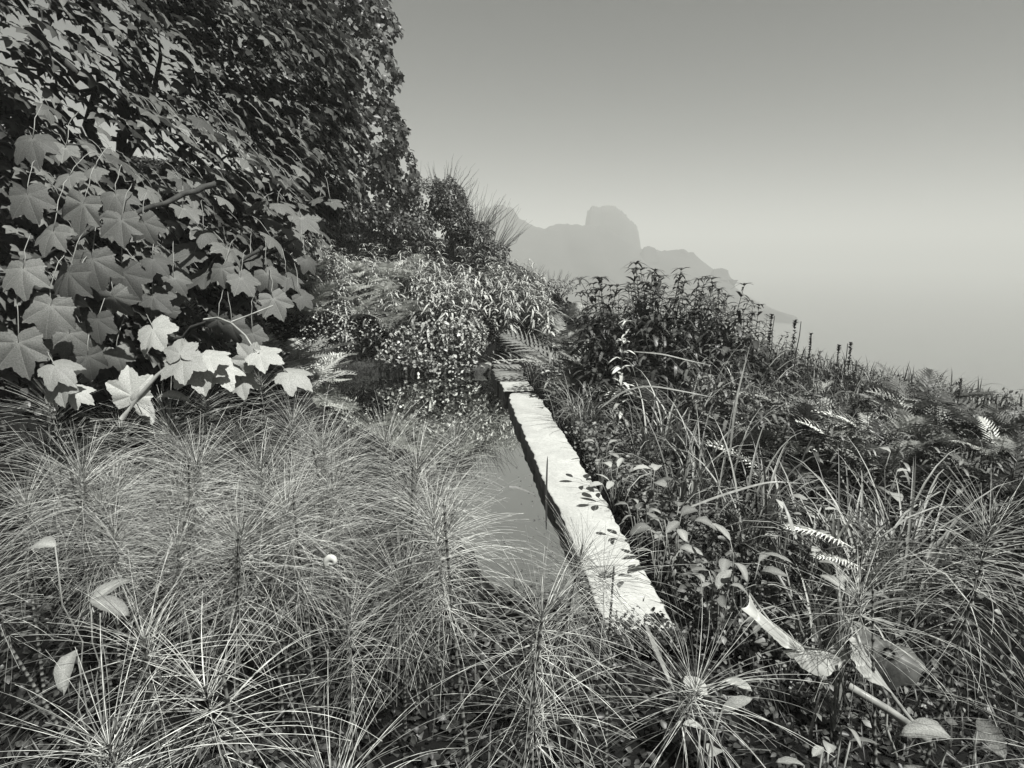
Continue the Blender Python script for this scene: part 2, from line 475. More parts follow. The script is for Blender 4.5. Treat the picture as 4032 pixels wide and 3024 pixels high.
# ------------------------------------------------------------------ headland in the fog
def ridge(name, D, prof, mat, depth, jitter, kind='structure', label=None, cat=None, seed=1, base=-31):
    """prof: skyline pixels (px,py) as seen from the path, turned into a solid hill at distance D"""
    r = np.random.default_rng(seed)
    px = np.linspace(prof[0][0], prof[-1][0], 150)
    py = np.interp(px, [p[0] for p in prof], [p[1] for p in prof])
    top = np.array([at(a, b, D) for a, b in zip(px, py)])
    top[:, 2] += np.convolve(r.normal(0, 1, len(px)), np.ones(2) / 2, 'same') * jitter
    zs = np.convolve(np.pad(top[:, 2], 9, 'edge'), np.ones(19) / 19, 'valid')
    rows = []
    for k, (f, dy) in enumerate(((0, -depth), (.35, -depth * .55), (.7, -depth * .25), (.92, -depth * .08), (1, 0), (.9, depth * .15), (.5, depth * .5), (0, depth))):
        q = top.copy(); q[:, 1] += dy * (1 + .1 * np.sin(px * .15 + k)); q[:, 2] = base + ((top[:, 2] if f == 1 else zs) - base) * f
        if False: q += np.stack([np.convolve(r.normal(0, 1, len(px) + 10), np.ones(11) / 4, 'valid') for _ in range(3)], 1) * jitter * 2
        rows.append(q)
    mb = MB(); mb.add(np.concatenate(rows), grid_tris(len(rows), len(px)))
    o = link(name, mb.mesh(name, mat, smooth=True))
    return props(o, label, cat, None, kind)
ridge('headland', 410, [(430, 245), (470, 214), (495, 204), (511, 208), (520, 218), (535, 226), (545, 229), (556, 224), (572, 224), (590, 225), (608, 228), (618, 233),
      (640, 249), (655, 250), (672, 250), (686, 250), (695, 254), (703, 262), (715, 270), (725, 276), (733, 286), (742, 296), (760, 316), (790, 345)], M_ROCK, 110, .7)
# fainter, taller stack behind and the little outcrop
ridge('rock_stack', 470, [(584, 232), (587, 212), (592, 206), (600, 207), (607, 205), (614, 206), (622, 211), (630, 220), (637, 226), (640, 240), (641, 252)], M_ROCK, 24, .5,
      kind='thing', label='tall blunt rock stack rising faintly behind the misty headland', cat='rock', seed=3)
ridge('rock_outcrop', 392, [(641, 252), (644, 247), (649, 246), (655, 248), (658, 253)], M_ROCK, 6, .1, kind='thing', label='small round knoll beside the foot of the misty rock stack', cat='rock', seed=5, base=-2)
ridge('rock_outcrop', 384, [(712, 272), (714, 269), (722, 268), (728, 270), (730, 280), (733, 290)], M_ROCK, 8, .16, kind='thing', label='squared block of rock on the seaward slope of the misty headland', cat='rock', seed=6, base=-12)
ridge('far_headland', 640, [(700, 296), (740, 303), (770, 312), (800, 316), (830, 326), (870, 350)], M_ROCK, 100, .6, seed=7)

# ------------------------------------------------------------------ haze
hm = bpy.data.materials.new('haze'); hm.use_nodes = True
N = hm.node_tree.nodes; L = hm.node_tree.links
for n in list(N): N.remove(n)
pv = N.new('ShaderNodeVolumePrincipled'); pv.inputs['Density'].default_value = HAZE_DENSITY
pv.inputs['Color'].default_value = (.72, .731, .70, 1)
pv.inputs['Anisotropy'].default_value = -0.05
ho = N.new('ShaderNodeOutputMaterial'); L.new(pv.outputs[0], ho.inputs['Volume'])
x0, x1, y0, y1, z0, z1 = -1200, 1200, -70, 1500, -33, 50
mb = MB()
hv = [(x, y, z) for z in (z0, z1) for (x, y) in ((x0, y0), (x1, y0), (x1, y1), (x0, y1))]
hf = [(0, 2, 1), (0, 3, 2), (4, 5, 6), (4, 6, 7), (0, 1, 5), (0, 5, 4), (1, 2, 6), (1, 6, 5), (2, 3, 7), (2, 7, 6), (3, 0, 4), (3, 4, 7)]
mb.add(hv, hf)
props(link('haze', mb.mesh('haze', hm, smooth=False)), kind='stuff')

# ------------------------------------------------------------------ leaf templates (base at origin, growing +Y, face up +Z)
def lanceolate(n=5, w=.16, droop=.35, fold=.35, base=.0, wave=0.0):
    V, A = [], []
    for i in range(n + 1):
        t = i / n
        ww = w * math.sin(PI * min(1, t * .92 + .04)) ** .8 * (1 if t < 1 else 0)
        y = t * (1 - .15 * droop * t); z = -droop * t * t + .12 * droop * math.sin(PI * t)
        wz = wave * math.sin(i * 2.3)
        V += [(-ww, y, z + fold * ww + wz), (0, y + .01, z), (ww, y, z + fold * ww - wz)]; A += [0, 1, 0]
    return np.array(V), grid_tris(n + 1, 3), np.array(A, float)

def ovate(w=.33, droop=.2, fold=.3):
    V = [(0, 0, 0), (-w * .8, .3, fold * w), (-w, .58, fold * w - droop * .2), (0, 1, -droop), (w, .58, fold * w - droop * .2), (w * .8, .3, fold * w), (0, .5, -droop * .1)]
    T = [(6, 0, 1), (6, 1, 2), (6, 2, 3), (6, 3, 4), (6, 4, 5), (6, 5, 0)]
    return np.array(V), np.array(T), np.array([0, 0, 0, 0, 0, 0, 1.0])

LOBES = [(0, 1.0), (48, .9), (-50, .88), (100, .62), (-102, .6)]
def palm_r(deg, seed, tooth=1.0):
    r = 0
    for (a, l) in LOBES:
        d = abs((deg - a + 180) % 360 - 180)
        k = max(0, 1 - d / 30.0)
        r = max(r, l * (.56 + .44 * k ** .8))
    if abs(abs(deg) - 180) < 48: r = min(r, .5 - .36 * (1 - abs(abs(deg) - 180) / 48))
    return r * (1 + tooth * .075 * (abs(((deg * 1.0 + seed * 3) / 10.5) % 1 - .5) * 2 - .5))
def maple(hi=True, seed=0, curl=.25, fold=.1):
    r = random.Random(seed)
    if hi:
        angs = sorted(set([round(-176 + i * 4.0, 1) for i in range(89)] + [a + d for a, _ in LOBES for d in (-1.6, 0, 1.6)]))
        rings = (.22, .5, .78, 1.0)
    else:
        angs = [-150, -120, -102, -76, -50, -25, 0, 24, 48, 74, 100, 120, 150]
        rings = (1.0,)
    V = [(0, 0, 0)]; A = [1.0]
    lob = [a for a, _ in LOBES]
    tw = r.uniform(-.15, .15)
    for q in rings:
        for a in angs:
            rr = palm_r(a, seed, q ** 6) * q
            if hi:  # soften the inner rings towards the centre
                rr = rr * (q ** .0)
            x = rr * math.sin(math.radians(a)); y = rr * math.cos(math.radians(a))
            d = min(abs(a - l) for l in lob)
            z = -curl * rr * rr + fold * rr * math.sin(min(1, d / 24.0) * PI / 2) * .75 + tw * x * y
            z += .03 * math.sin(math.radians(a) * 2.3 + seed) * q
            V.append((x, y + .0, z)); A.append(1.0 if d < .5 else 0.0)
    n = len(angs); T = []
    for j in range(n - 1): T.append((0, 1 + j + 1, 1 + j))
    for k in range(len(rings) - 1):
        for j in range(n - 1):
            p = 1 + k * n + j; T += [(p, p + 1, p + n + 1), (p, p + n + 1, p + n)]
    return np.array(V), np.array([t for t in T]), np.array(A)

def frond(pairs=20, L=1.0, W=.26, sub=6, droop=.35, seed=0):
    """a fern frond along +Y; each pinna is a toothed strip of its own"""
    r = random.Random(seed)
    V, T, A = [], [], []
    def pt(t): return np.array([0.03 * math.sin(t * 2 + seed), L * (t - .12 * droop * t * t), -droop * t * t + .25 * droop * t])
    P = np.array([pt(i / 8) for i in range(9)])
    tv, tt, ta = tube(P, np.linspace(.009, .003, 9), 3)
    V.append(tv); T.append(tt); A.append(np.ones(len(tv))); n = len(tv)
    for i in range(pairs):
        t = .16 + .84 * (i + .5) / pairs
        o = pt(t); ln = W * math.sin(PI * (t * .86 + .1)) ** .7 * (1 if t < .92 else .6) * r.uniform(.9, 1.08)
        for sgn in (-1, 1):
            fw = math.radians(62 - 20 * t)
            d = np.array([sgn * math.sin(fw), math.cos(fw), 0.0])
            s_ = np.array([-sgn * math.cos(fw), math.sin(fw), 0])
            hw = .34 * L / pairs; tz = r.uniform(-.5, .5)
            vv, aa = [], []
            for k in range(sub * 2 + 1):
                q = k / (sub * 2)
                w = hw * (1 - q ** 1.6) * (1.0 if k % 2 else .5) + .001
                c = o + d * ln * q + np.array([0, 0, -.28 * ln * q * q + r.uniform(-.004, .004)])
                vv += [c - s_ * w + np.array([0, 0, tz * w]), c + np.array([0, 0, -.15 * hw]), c + s_ * w - np.array([0, 0, tz * w])]; aa += [0, 1, 0]
            tt = grid_tris(sub * 2 + 1, 3)
            V.append(np.array(vv)); T.append(tt + n); A.append(np.array(aa, float)); n += len(vv)
    return np.concatenate(V), np.concatenate(T), np.concatenate(A)

def blade(n=7, w=.012, lean=.5, droop=1.0, seed=0):
    """arching grass blade of length ~1"""
    V, A = [], []
    p = np.array([0.0, 0, 0]); th = math.radians(8 + 10 * lean)
    dth = droop * 1.9 / n
    for i in range(n + 1):
        t = i / n
        ww = w * (1 - t ** 2.2) * (.6 + .4 * min(1, t * 4)) + .0006
        V += [(p[0] - ww, p[1], p[2] + ww * .5), (p[0], p[1], p[2]), (p[0] + ww, p[1], p[2] + ww * .5)]; A += [0, 1, 0]
        p = p + np.array([0, math.sin(th), math.cos(th)]) / n
        th += dth * (.3 + 1.4 * t)
    return np.array(V), grid_tris(n + 1, 3), np.array(A, float)

T_LANC = [lanceolate(6, .13, .55, .3), lanceolate(6, .11, .8, .4), lanceolate(5, .15, .3, .35), lanceolate(6, .12, 1.0, .3)]
T_NARROW = [lanceolate(6, .085, .7, .3), lanceolate(6, .075, 1.0, .4), lanceolate(6, .1, .5, .3), lanceolate(6, .08, 1.2, .3)]
T_OV = [ovate(), ovate(.38, .35, .2), ovate(.28, .1, .4)]
T_MHI = [maple(True, s, c, f) for s, c, f in ((1, .22, .06), (2, .38, .09), (3, .5, .05), (4, .12, .12))]
T_MLO = [maple(False, s, c, .1) for s, c in ((1, .2), (2, .45), (3, .6))]

def rand_unit(n, up=0.0):
    v = rng.normal(0, 1, (n, 3)); v[:, 2] = v[:, 2] + up
    return v / np.linalg.norm(v, axis=1)[:, None]

LAND = [('snail', 717, 1212), ('bent pale sycamore shoot', 420, 790), ('far end of the pale wall', 1090, 800), ('near end of the pale wall', 1450, 1360), ('bright strip of water', 1130, 1050), ('pale dock beside the wall', 1460, 1110),
        ('clear fern frond', 1780, 1180), ('torn butterbur leaf', 1750, 1420), ('isolated seed spike', 1718, 700), ('willowherb clump', 1420, 650), ('spread-leaved willowherb tip', 1580, 620), ('dark fern highest on the bank', 1990, 860),
        ('right-hand horsetail', 2062, 1130), ('round butterbur leaf', 1930, 1420), ('widest starburst horsetail', 1060, 1317), ('lower left starburst horsetail', 285, 1275), ('tall drooping horsetail', 565, 1000), ('long straight pale blade', 1600, 870),
        ('single white leaf', 1930, 985), ('hanging creeper', 940, 735), ('sunlit herb bank', 930, 600), ('large hanging sycamore leaves', 200, 580), ('black reflection on the water', 850, 900)]
_taken = set()
def whereis(base, px, py):
    """a label that says which one: the nearest thing one can find, and on which side of it"""
    for (nm, x, y) in sorted(LAND, key=lambda l: (l[1] - px) ** 2 + ((l[2] - py) * 1.3) ** 2):
        dx, dy = px - x, py - y; d = math.hypot(dx, dy)
        far = 'close' if d < 110 else ('a little way' if d < 230 else 'well')
        if abs(dx) > abs(dy): rel = 'left of' if dx < 0 else 'right of'
        else: rel = 'behind' if dy < 0 else 'in front of'
        lab = '%s %s %s the %s' % (base, far, rel, nm)
        if lab not in _taken:
            _taken.add(lab); return lab
    return base + ' crowded among others like it'
# ------------------------------------------------------------------ horsetails
def needle_poly(rise, length, droop, r, seg=6):
    """branch: leaves the stem at angle rise, arcs over by droop"""
    th = rise; p = np.array([.004, 0, 0.0]); pts = [p.copy()]
    for i in range(seg):
        p = p + np.array([math.cos(th), 0, math.sin(th)]) * length / seg
        th -= droop / seg * (.5 + i / seg)
        pts.append(p.copy())
    return np.array(pts)

def whorl_mesh(name, rise, length, droop, n, seed, thick=.00078):
    r = random.Random(seed); mb = MB()
    for k in range(n):
        a = 2 * PI * (k + r.uniform(-.45, .45)) / n
        ln = length * (r.uniform(.82, 1.08) if r.random() > .1 else r.uniform(.4, .8))
        P = needle_poly(rise + r.gauss(0, .09), ln, droop * r.uniform(.65, 1.35), r)
        P[:, 1] += np.linspace(0, 1, len(P)) ** 2 * r.gauss(0, .02)
        # fine segmentation for node marks, with dashed highlights painted in
        t = np.linspace(0, 1, len(P)); tt = np.linspace(0, 1, 12)
        Q = np.stack([np.interp(tt, t, P[:, i]) for i in range(3)], 1)
        # smooth
        Q[1:-1] = (Q[:-2] + 2 * Q[1:-1] + Q[2:]) / 4
        ca, sa = math.cos(a), math.sin(a)
        Q = Q @ np.array([[ca, sa, 0], [-sa, ca, 0], [0, 0, 1]])
        V, T, A = tube(Q, np.linspace(thick, thick * .5, 12), 3, A=[(i % 2) for i in range(12)], cap=False)
        mb.add(V, T, A, rnd=r.random())
    return mb.mesh(name, M_NEEDLE)

WH = []      # whorl classes from the crown down: steep and spiky, then arching, then drooping
for k, (rise, ln, dr, nn_) in enumerate([(1.15, .15, .2, 7), (.86, .24, .5, 11), (.62, .28, .75, 14), (.44, .30, .9, 15), (.28, .31, 1.1, 16), (.12, .31, 1.2, 15), (-.1, .29, 1.2, 13), (-.35, .26, 1.0, 11)]):
    WH.append([whorl_mesh('branch_whorl', rise - .04, ln * .86, dr * .75, int(nn_ * 1.25), 10 * k + q) for q in (1, 2, 3)])
def stem_mesh(h, seed):
    r = random.Random(seed); mb = MB()
    n = int(h / .028); zs = []; rad = []; A = []
    for i in range(n + 1):
        z = h * i / n; rr = .0042 * (1 - .6 * (i / n) ** 2) + .0006
        for (dz, k, v) in ((0, 1, 0), (.6, 1, 0), (.66, 1.25, 1), (.9, 1.3, 1)):
            zz = z + dz * h / n
            if zz <= h + .02: zs.append(zz); rad.append(rr * k); A.append(v)
    lean = r.uniform(-.05, .05)
    P = np.array([(lean * (z / h) ** 2 * .6, .3 * lean * z, z) for z in zs])
    V, T, A = tube(P, rad, 6, A=A); mb.add(V, T, A)
    return mb.mesh('horsetail_stem', M_HSTEM)
STEMS = [stem_mesh(1.0, s) for s in range(3)]

HORSE_GROUP = 'horsetails growing round the trough'
def horsetail(loc, h, label, scale=1.0, seed=0, short=1.0, count=12):
    """loc = ground point, h = height of the crown above it"""
    r = random.Random(seed)
    rt = empty('horsetail', loc, label, 'horsetail', HORSE_GROUP, rotz=r.uniform(0, 6.28))
    rt.rotation_euler = (r.gauss(0, .11), r.gauss(0, .11), r.uniform(0, 6.28))
    st = link('stem', STEMS[seed % 3], rt); st.scale = (scale, scale, h)
    z = h
    for i in range(count):
        f = i / (count - 1)                      # 0 crown .. 1 lowest whorl
        W = WH[min(7, int(f * 8.2))]
        o = link('branch_whorl', r.choice(W), rt, loc=(0, 0, z), rot=(r.gauss(0, .05), r.gauss(0, .05), r.uniform(0, 6.28)), scale=scale * short * r.uniform(.88, 1.1))
        z -= (.010 + .045 * f ** 1.3) * min(1, h) * r.uniform(.8, 1.2)
    return rt

K = 1024 / 2212
def horse_at(px, py, zc, label, **kw):
    """crown at frame pixel (2212-wide), crown height zc over the datum"""
    p = at_z(px * K, py * K, zc)
    g = hz(p[0], p[1]); g = max(g, -.25)
    return horsetail((p[0], p[1], g), zc - g, label, **kw)

named = [
 (285, 1275, .98, 'big starburst horsetail at the lower left, nearest the left edge', {}),
 (565, 1000, 1.0, 'tall bright horsetail with long drooping branches left of the water', {}),
 (855, 985, 1.0, 'horsetail with long bare lower stem in front of the dark water', {}),
 (1060, 1320, 1.0, 'widest starburst horsetail, bottom centre, in front of the concrete wall', {}),
 (610, 1530, .98, 'horsetail at the bottom edge seen from straight above, left of the widest one', {}),
 (727, 1262, .92, 'small bright tuft of horsetail right under the pale snail', dict(short=.5, count=11)),
 (335, 985, 1.02, 'horsetail under the bent pale sycamore shoot', {}),
 (131, 875, 1.05, 'pale horsetail at the left edge below the hanging sycamore leaves', {}),
 (331, 905, 1.05, 'horsetail touching the small round leaf behind the pale shoot', {}),
 (588, 822, 1.02, 'round bushy horsetail against the dark far end of the water', {}),
 (714, 905, 1.02, 'horsetail crown with spiky top just left of the dark water', {}),
 (916, 930, .98, 'horsetail crown poking up against the middle of the dark water', {}),
 (992, 958, .95, 'slender horsetail nearest the reflected leaves on the water', dict(short=.8)),
 (1018, 1130, .98, 'horsetail overhanging the bright strip of water', {}),
 (1160, 1165, .85, 'horsetail standing in the bright water beside the wall', dict(short=.8)),
 (1325, 1205, .80, 'dark feathery horsetail leaning across the pale wall top', dict(short=.85)),
 (1350, 1345, .85, 'horsetail at the near end of the pale wall', {}),
 (380, 1535, .98, 'low horsetail at the bottom left corner beside the big starburst', {}),
 (2062, 1130, .95, 'horsetail rising at the right edge above the riverbank ferns', {}),
 (2010, 1330, .85, 'horsetail with branches veiling the round leaf at lower right', {}),
 (2120, 1500, .85, 'horsetail in the bottom right corner', {}),
 (170, 1010, 1.0, 'horsetail in the pale mass at the left edge of the trough', {}),
 (860, 1180, .78, 'horsetail with dark banded bare stem, right of the snail', dict(short=.85)),
 (660, 1075, .92, 'horsetail between the snail and the tall drooping one', {}),
 (450, 1100, .92, 'horsetail in the thicket left of the tall drooping one', {}),
 (1200, 1500, .8, 'low horsetail below and right of the widest starburst', {}),
 (880, 1540, .8, 'low horsetail below and left of the widest starburst', {}),
]
for i, (x, y, z, lab, kw) in enumerate(named):
    if 'count' not in kw: kw = dict(kw, count=7 if y > 1190 else 15)
    if y > 1190 and 'short' not in kw: kw['short'] = .88
    horse_at(x, y, z, lab, seed=i + 1, **kw)
fill = [(200, 1120, .85), (90, 960, .95), (230, 930, .9), (460, 930, .92), (640, 930, .85), (800, 1060, .85), (940, 1060, .82), (560, 1150, .75), (330, 1120, .8), (1010, 1220, .72),
        (780, 1010, .9), (480, 1010, .85), (400, 870, .85), (1180, 1290, .68), (700, 1180, .6), (20, 1080, .9), (10, 1300, .95), (60, 1560, .9), (960, 1120, .7), (1260, 1270, .62), (1450, 1480, .6),
        (2190, 1250, .9), (2180, 1400, .8), (1960, 1500, .6), (1290, 1370, .55), (620, 1040, .8), (1090, 1180, .7), (870, 890, .8), (130, 1230, .7), (520, 1300, .55), (260, 1010, .92), (400, 960, .95), (520, 900, .97), (650, 970, .95), (770, 950, .93), (900, 1000, .9), (150, 1090, .9), (300, 1060, .9), (430, 1060, .86), (600, 1110, .86), (740, 1060, .86), (880, 1110, .84), (960, 1030, .85), (380, 1170, .8), (520, 1210, .75), (90, 1170, .85), (1060, 1090, .75), (1130, 1230, .7)]
for i, (x, y, z) in enumerate(fill):
    if math.hypot(x - 727, y - 1225) < 150 or y > 1180 or (x > 740 and y < 1010) or (x > 940 and y < 1300): continue
    horse_at(x, y, z, whereis('shorter horsetail', x, y), seed=100 + i, short=.95 if i % 3 else .8, count=14)

# ------------------------------------------------------------------ canopy helper: leaves on the shell of ellipsoids
def shell_leaves(blobs, dens, size, tpls, wind=(.55, -.25, .75), spread=.5, hang=.5, mb=None, inner=.75, keep=None):
    """returns transforms list per template; blobs (x,y,z,rx,ry,rz)"""
    out = [[] for _ in tpls]
    for b in blobs:
        c = np.array(b[:3]); R = np.array(b[3:6])
        area = 4 * PI * ((R[0] * R[1]) ** 1.6 / 3 + (R[0] * R[2]) ** 1.6 / 3 + (R[1] * R[2]) ** 1.6 / 3) ** (1 / 1.6)
        n = int(area * dens)
        u = rand_unit(n); 
        q = rng.uniform(inner, 1.05, n) ** 1.0
        P = c + u * R * q[:, None] * (1 + .10 * np.sin(u[:, :1] * 9 + u[:, 2:] * 7 + b[0] * 5))
        m = (P[:, 2] > H(P[:, 0], P[:, 1]) - .05) & (edge_dist(P[:, 0], P[:, 1]) < 1.2)
        # never inside another blob
        for o in blobs:
            if o is b: continue
            w = (P - np.array(o[:3])) / np.array(o[3:6])
            m &= (np.sum(w * w, 1) > .5)
        # the shaded back side is left bare
        m &= (u[:, 1] < .55)
        P = P[m]; u = u[m]; n = len(P)
        if keep is not None:
            kk = keep(P); P = P[kk]; u = u[kk]; n = len(P)
        nn = u * (.55 if spread > .2 else .12) + np.array(wind) + rng.normal(0, spread, (n, 3))
        dd = u * .6 + np.array([.5, -.3, -hang]) + rng.normal(0, .45, (n, 3))
        M = frame_from(nn, dd)
        s = size * rng.uniform(.6, 1.15, n)
        k = rng.integers(0, len(tpls), n)
        for t in range(len(tpls)):
            mm = k == t
            out[t].append((M[mm] * s[mm][:, None, None], P[mm]))
    return [(np.concatenate([a for a, _ in o]), np.concatenate([p for _, p in o])) for o in out]

def crown_mesh(name, mat, blobs, dens, size, tpls, **kw):
    mb = MB()
    for tpl, (M, P) in zip(tpls, shell_leaves(blobs, dens, size, tpls, **kw)):
        mb.scatter(tpl, M, P, rng.random(len(M)))
    return mb.mesh(name, mat)

def wander(a, b, n=8, w=.08, sag=0.0, seed=0):
    r = np.random.default_rng(seed); a = np.asarray(a, float); b = np.asarray(b, float)
    t = np.linspace(0, 1, n)[:, None]
    L_ = np.linalg.norm(b - a)
    P = a + (b - a) * t + np.sin(t * PI) * np.array([0, 0, sag * L_])
    j = r.normal(0, w * L_ / n, (n, 3)); j[0] = 0; j[-1] = 0
    return P + j

def limb(mb, a, b, r0, r1, seed=0, w=.25, sag=0.0, n=8, sides=6):
    P = wander(a, b, n, w, sag, seed)
    V, T, A = tube(P, np.linspace(r0, r1, n), sides); mb.add(V, T, A, rnd=.5)
    return P

# ------------------------------------------------------------------ the sycamore thicket on the left (behind the near branch)
def px_blob(px, py, Y, rpx, rpy, ry=None):
    """blob centred on a frame pixel (2212-wide) at distance Y, radii given in the same pixels"""
    c = at(px * K, py * K, Y); k = Y * K / FPX
    return (c[0], c[1], c[2], rpx * k, ry if ry else (rpx + rpy) * .5 * k, rpy * k)

def tree(name, base, trunk_r, blobs, leaf, mat, dens, size, tpls, label, cat, limbs=6, seed=0, bark=M_BARK, **kw):
    rt = empty(name, (0, 0, 0), label, cat)
    mb = MB(); cz = sum(b[2] for b in blobs) / len(blobs); cx = sum(b[0] for b in blobs) / len(blobs); cy = sum(b[1] for b in blobs) / len(blobs)
    base = np.array(base, float); mid = base * .45 + np.array([cx, cy, cz]) * .55
    limb(mb, base - np.array([0, 0, .15]), mid, trunk_r, trunk_r * .6, seed, sides=8)
    link('trunk', mb.mesh('trunk', bark), rt)
    mb = MB(); r = random.Random(seed)
    for i in range(limbs):
        b = blobs[i % len(blobs)]
        e = np.array([b[0] + r.uniform(-.7, .7) * b[3], b[1] - r.uniform(.0, .8) * b[4], b[2] + r.uniform(-.3, .9) * b[5]])
        P = limb(mb, mid + np.array([r.uniform(-.05, .05) for _ in range(3)]), e, trunk_r * .45, .006, seed + i, w=.4)
        for q in range(4):
            s_ = P[r.randrange(3, 7)]; limb(mb, s_, s_ + np.array([r.uniform(-.6, .6), r.uniform(-.8, .1), r.uniform(-.1, .6)]) * b[5] * .8, trunk_r * .15, .003, seed * 31 + q, n=5, sides=4)
    link('branches', mb.mesh('branches', bark), rt)
    link('crown', crown_mesh('crown', mat, blobs, dens, size, tpls, **kw), rt)
    return rt

# sycamore hillside canopy: wind-swept layers of leaves
syc_blobs = [px_blob(190, 340, 4.6, 170, 190), px_blob(420, 380, 5.2, 170, 170), px_blob(600, 330, 5.8, 150, 160), px_blob(330, 520, 4.9, 190, 130), px_blob(560, 500, 5.4, 130, 90), px_blob(690, 330, 6.3, 90, 150),
             px_blob(60, 560, 4.2, 150, 200), px_blob(420, 640, 5.2, 150, 110), px_blob(180, 700, 4.4, 190, 130), px_blob(60, 120, 4.6, 260, 200), px_blob(150, 180, 7.4, 480, 380), px_blob(480, 200, 7.8, 260, 300), px_blob(380, 140, 5.4, 230, 150), px_blob(130, 90, 5.8, 330, 220), px_blob(330, 330, 5.9, 330, 240), px_blob(520, 60, 6.4, 200, 160), px_blob(620, 180, 6.0, 150, 130)]
tree('sycamore_tree', (-4.2, 6.2, hz(-4.2, 6.2)), .13, syc_blobs, 0, M_SYCF, 150, .105, T_MLO, 'wind-swept sycamore whose slanting leaves cover the upper left hillside', 'tree', limbs=16, seed=5,
     wind=(.62, .22, .95), spread=.17, hang=.55)

# dark tree on the skyline and the bushes stepping down the ridge
T_ROUGH = [ovate(.45, .3, .2), ovate(.35, .1, .3), maple(False, 5, .4, .1)]
rb = [px_blob(770, 160, 11.6, 78, 110), px_blob(825, 280, 12.0, 48, 60), px_blob(740, 320, 11.4, 120, 120), px_blob(850, 370, 12.2, 50, 58), px_blob(790, 50, 11.8, 60, 80), px_blob(700, 60, 11.6, 120, 90), px_blob(560, 20, 11.2, 200, 90), px_blob(790, 420, 11.6, 100, 60), px_blob(650, 230, 11, 120, 140)]
tree('ridge_tree', (-4.4, 12.2, hz(-4.4, 12.2)), .12, rb, 0, M_DARK, 170, .12, T_ROUGH, 'dark ragged broadleaf tree forming the steep skyline beside the open sky', 'tree', limbs=12, seed=8, wind=(.35, -.2, .8), spread=.5)

def bush(blobs, mat, dens, size, label, seed, tpls=T_OV, spikes=0, name='bush', slen=.35, wind=(.3, -.1, .8), sw=.003):
    c = blobs[0]; g = hz(c[0], c[1] + .1)
    rt = empty(name, (0, 0, 0), label, 'bush')
    mb = MB(); r = random.Random(seed)
    for b in blobs:
        for i in range(7):
            e = (b[0] + r.uniform(-.8, .8) * b[3], b[1] + r.uniform(-.8, .3) * b[4], b[2] + r.uniform(.0, .9) * b[5])
            limb(mb, (c[0] + r.uniform(-.1, .1), c[1] + r.uniform(-.1, .1), g - .05), e, .016, .004, seed * 7 + i, n=6, sides=5, w=.5)
    link('stems', mb.mesh('stems', M_BARK), rt)
    link('crown', crown_mesh('crown', mat, blobs, dens, size, tpls, wind=wind, inner=.6), rt)
    if spikes:
        mb = MB()
        for i in range(spikes):
            b = blobs[r.randrange(len(blobs))]
            a = r.uniform(-1.2, 1.3); q = np.array([b[0] + math.sin(a) * b[3] * .85, b[1] - r.uniform(-.2, .4) * b[4], b[2] + math.cos(a) * b[5] * .85])
            d = np.array([math.sin(a) * .6 + .25, -.1, math.cos(a) * .7 + .5]); d /= np.linalg.norm(d)
            limb(mb, q, q + d * slen * r.uniform(.5, 1.2), sw, .0012, seed * 91 + i, n=5, sides=3, w=.15)
        link('twigs', mb.mesh('twigs', M_BARK), rt)
    return rt
bush([px_blob(920, 440, 12.2, 56, 52), px_blob(880, 495, 11.8, 60, 40)], M_HERBMID, 900, .065, 'grey small-leaved bush at the foot of the dark ridge tree', 21, spikes=20, slen=.3)
bush([px_blob(968, 432, 12.0, 38, 44), px_blob(990, 480, 11.8, 36, 45)], M_DARK, 1500, .06, 'rounded dark bush with a spiky outline on the ridge', 22, spikes=70, slen=.45, sw=.004)
bush([px_blob(1030, 512, 11.6, 32, 34), px_blob(1062, 545, 11.4, 34, 24)], M_DARK, 1500, .06, 'low dark bush with broom-like twigs, lowest on the ridge', 23, spikes=110, slen=.62, sw=.004)
bush([px_blob(740, 465, 11.0, 100, 36), px_blob(840, 490, 11.2, 60, 30)], M_DARK, 800, .07, 'dark tangled bush above the bright bracken bank', 24, spikes=15)
bush([px_blob(1200, 622, 10.8, 42, 18), px_blob(1150, 600, 11, 26, 14)], M_HERBMID, 700, .045, 'small bush on the skyline just behind the leafy herb bank', 25, spikes=50, slen=.18)

# ------------------------------------------------------------------ near sycamore branch with big leaves as separate parts
syc_leaf_me = []
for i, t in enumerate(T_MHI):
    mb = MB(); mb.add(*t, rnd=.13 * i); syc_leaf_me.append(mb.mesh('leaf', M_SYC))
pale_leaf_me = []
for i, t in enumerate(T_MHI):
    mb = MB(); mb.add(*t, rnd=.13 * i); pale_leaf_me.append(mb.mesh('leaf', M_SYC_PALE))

def leaf_obj(root, p, nrm, tip, size, mes, r, stalk_to=None, smb=None):
    """p = petiole junction"""
    Mx = frame_from(np.array([nrm], float), np.array([tip], float))[0]
    o = link('leaf', r.choice(mes), root)
    m4 = Matrix(((Mx[0][0], Mx[0][1], Mx[0][2]), (Mx[1][0], Mx[1][1], Mx[1][2]), (Mx[2][0], Mx[2][1], Mx[2][2])))
    o.rotation_euler = m4.to_euler(); o.location = p; o.scale = (size,) * 3
    if smb is not None and stalk_to is not None:
        V, T, A = tube(wander(stalk_to, p, 6, .1, .12, r.randrange(9999)), .0016, 4); smb.add(V, T, A)
    return o

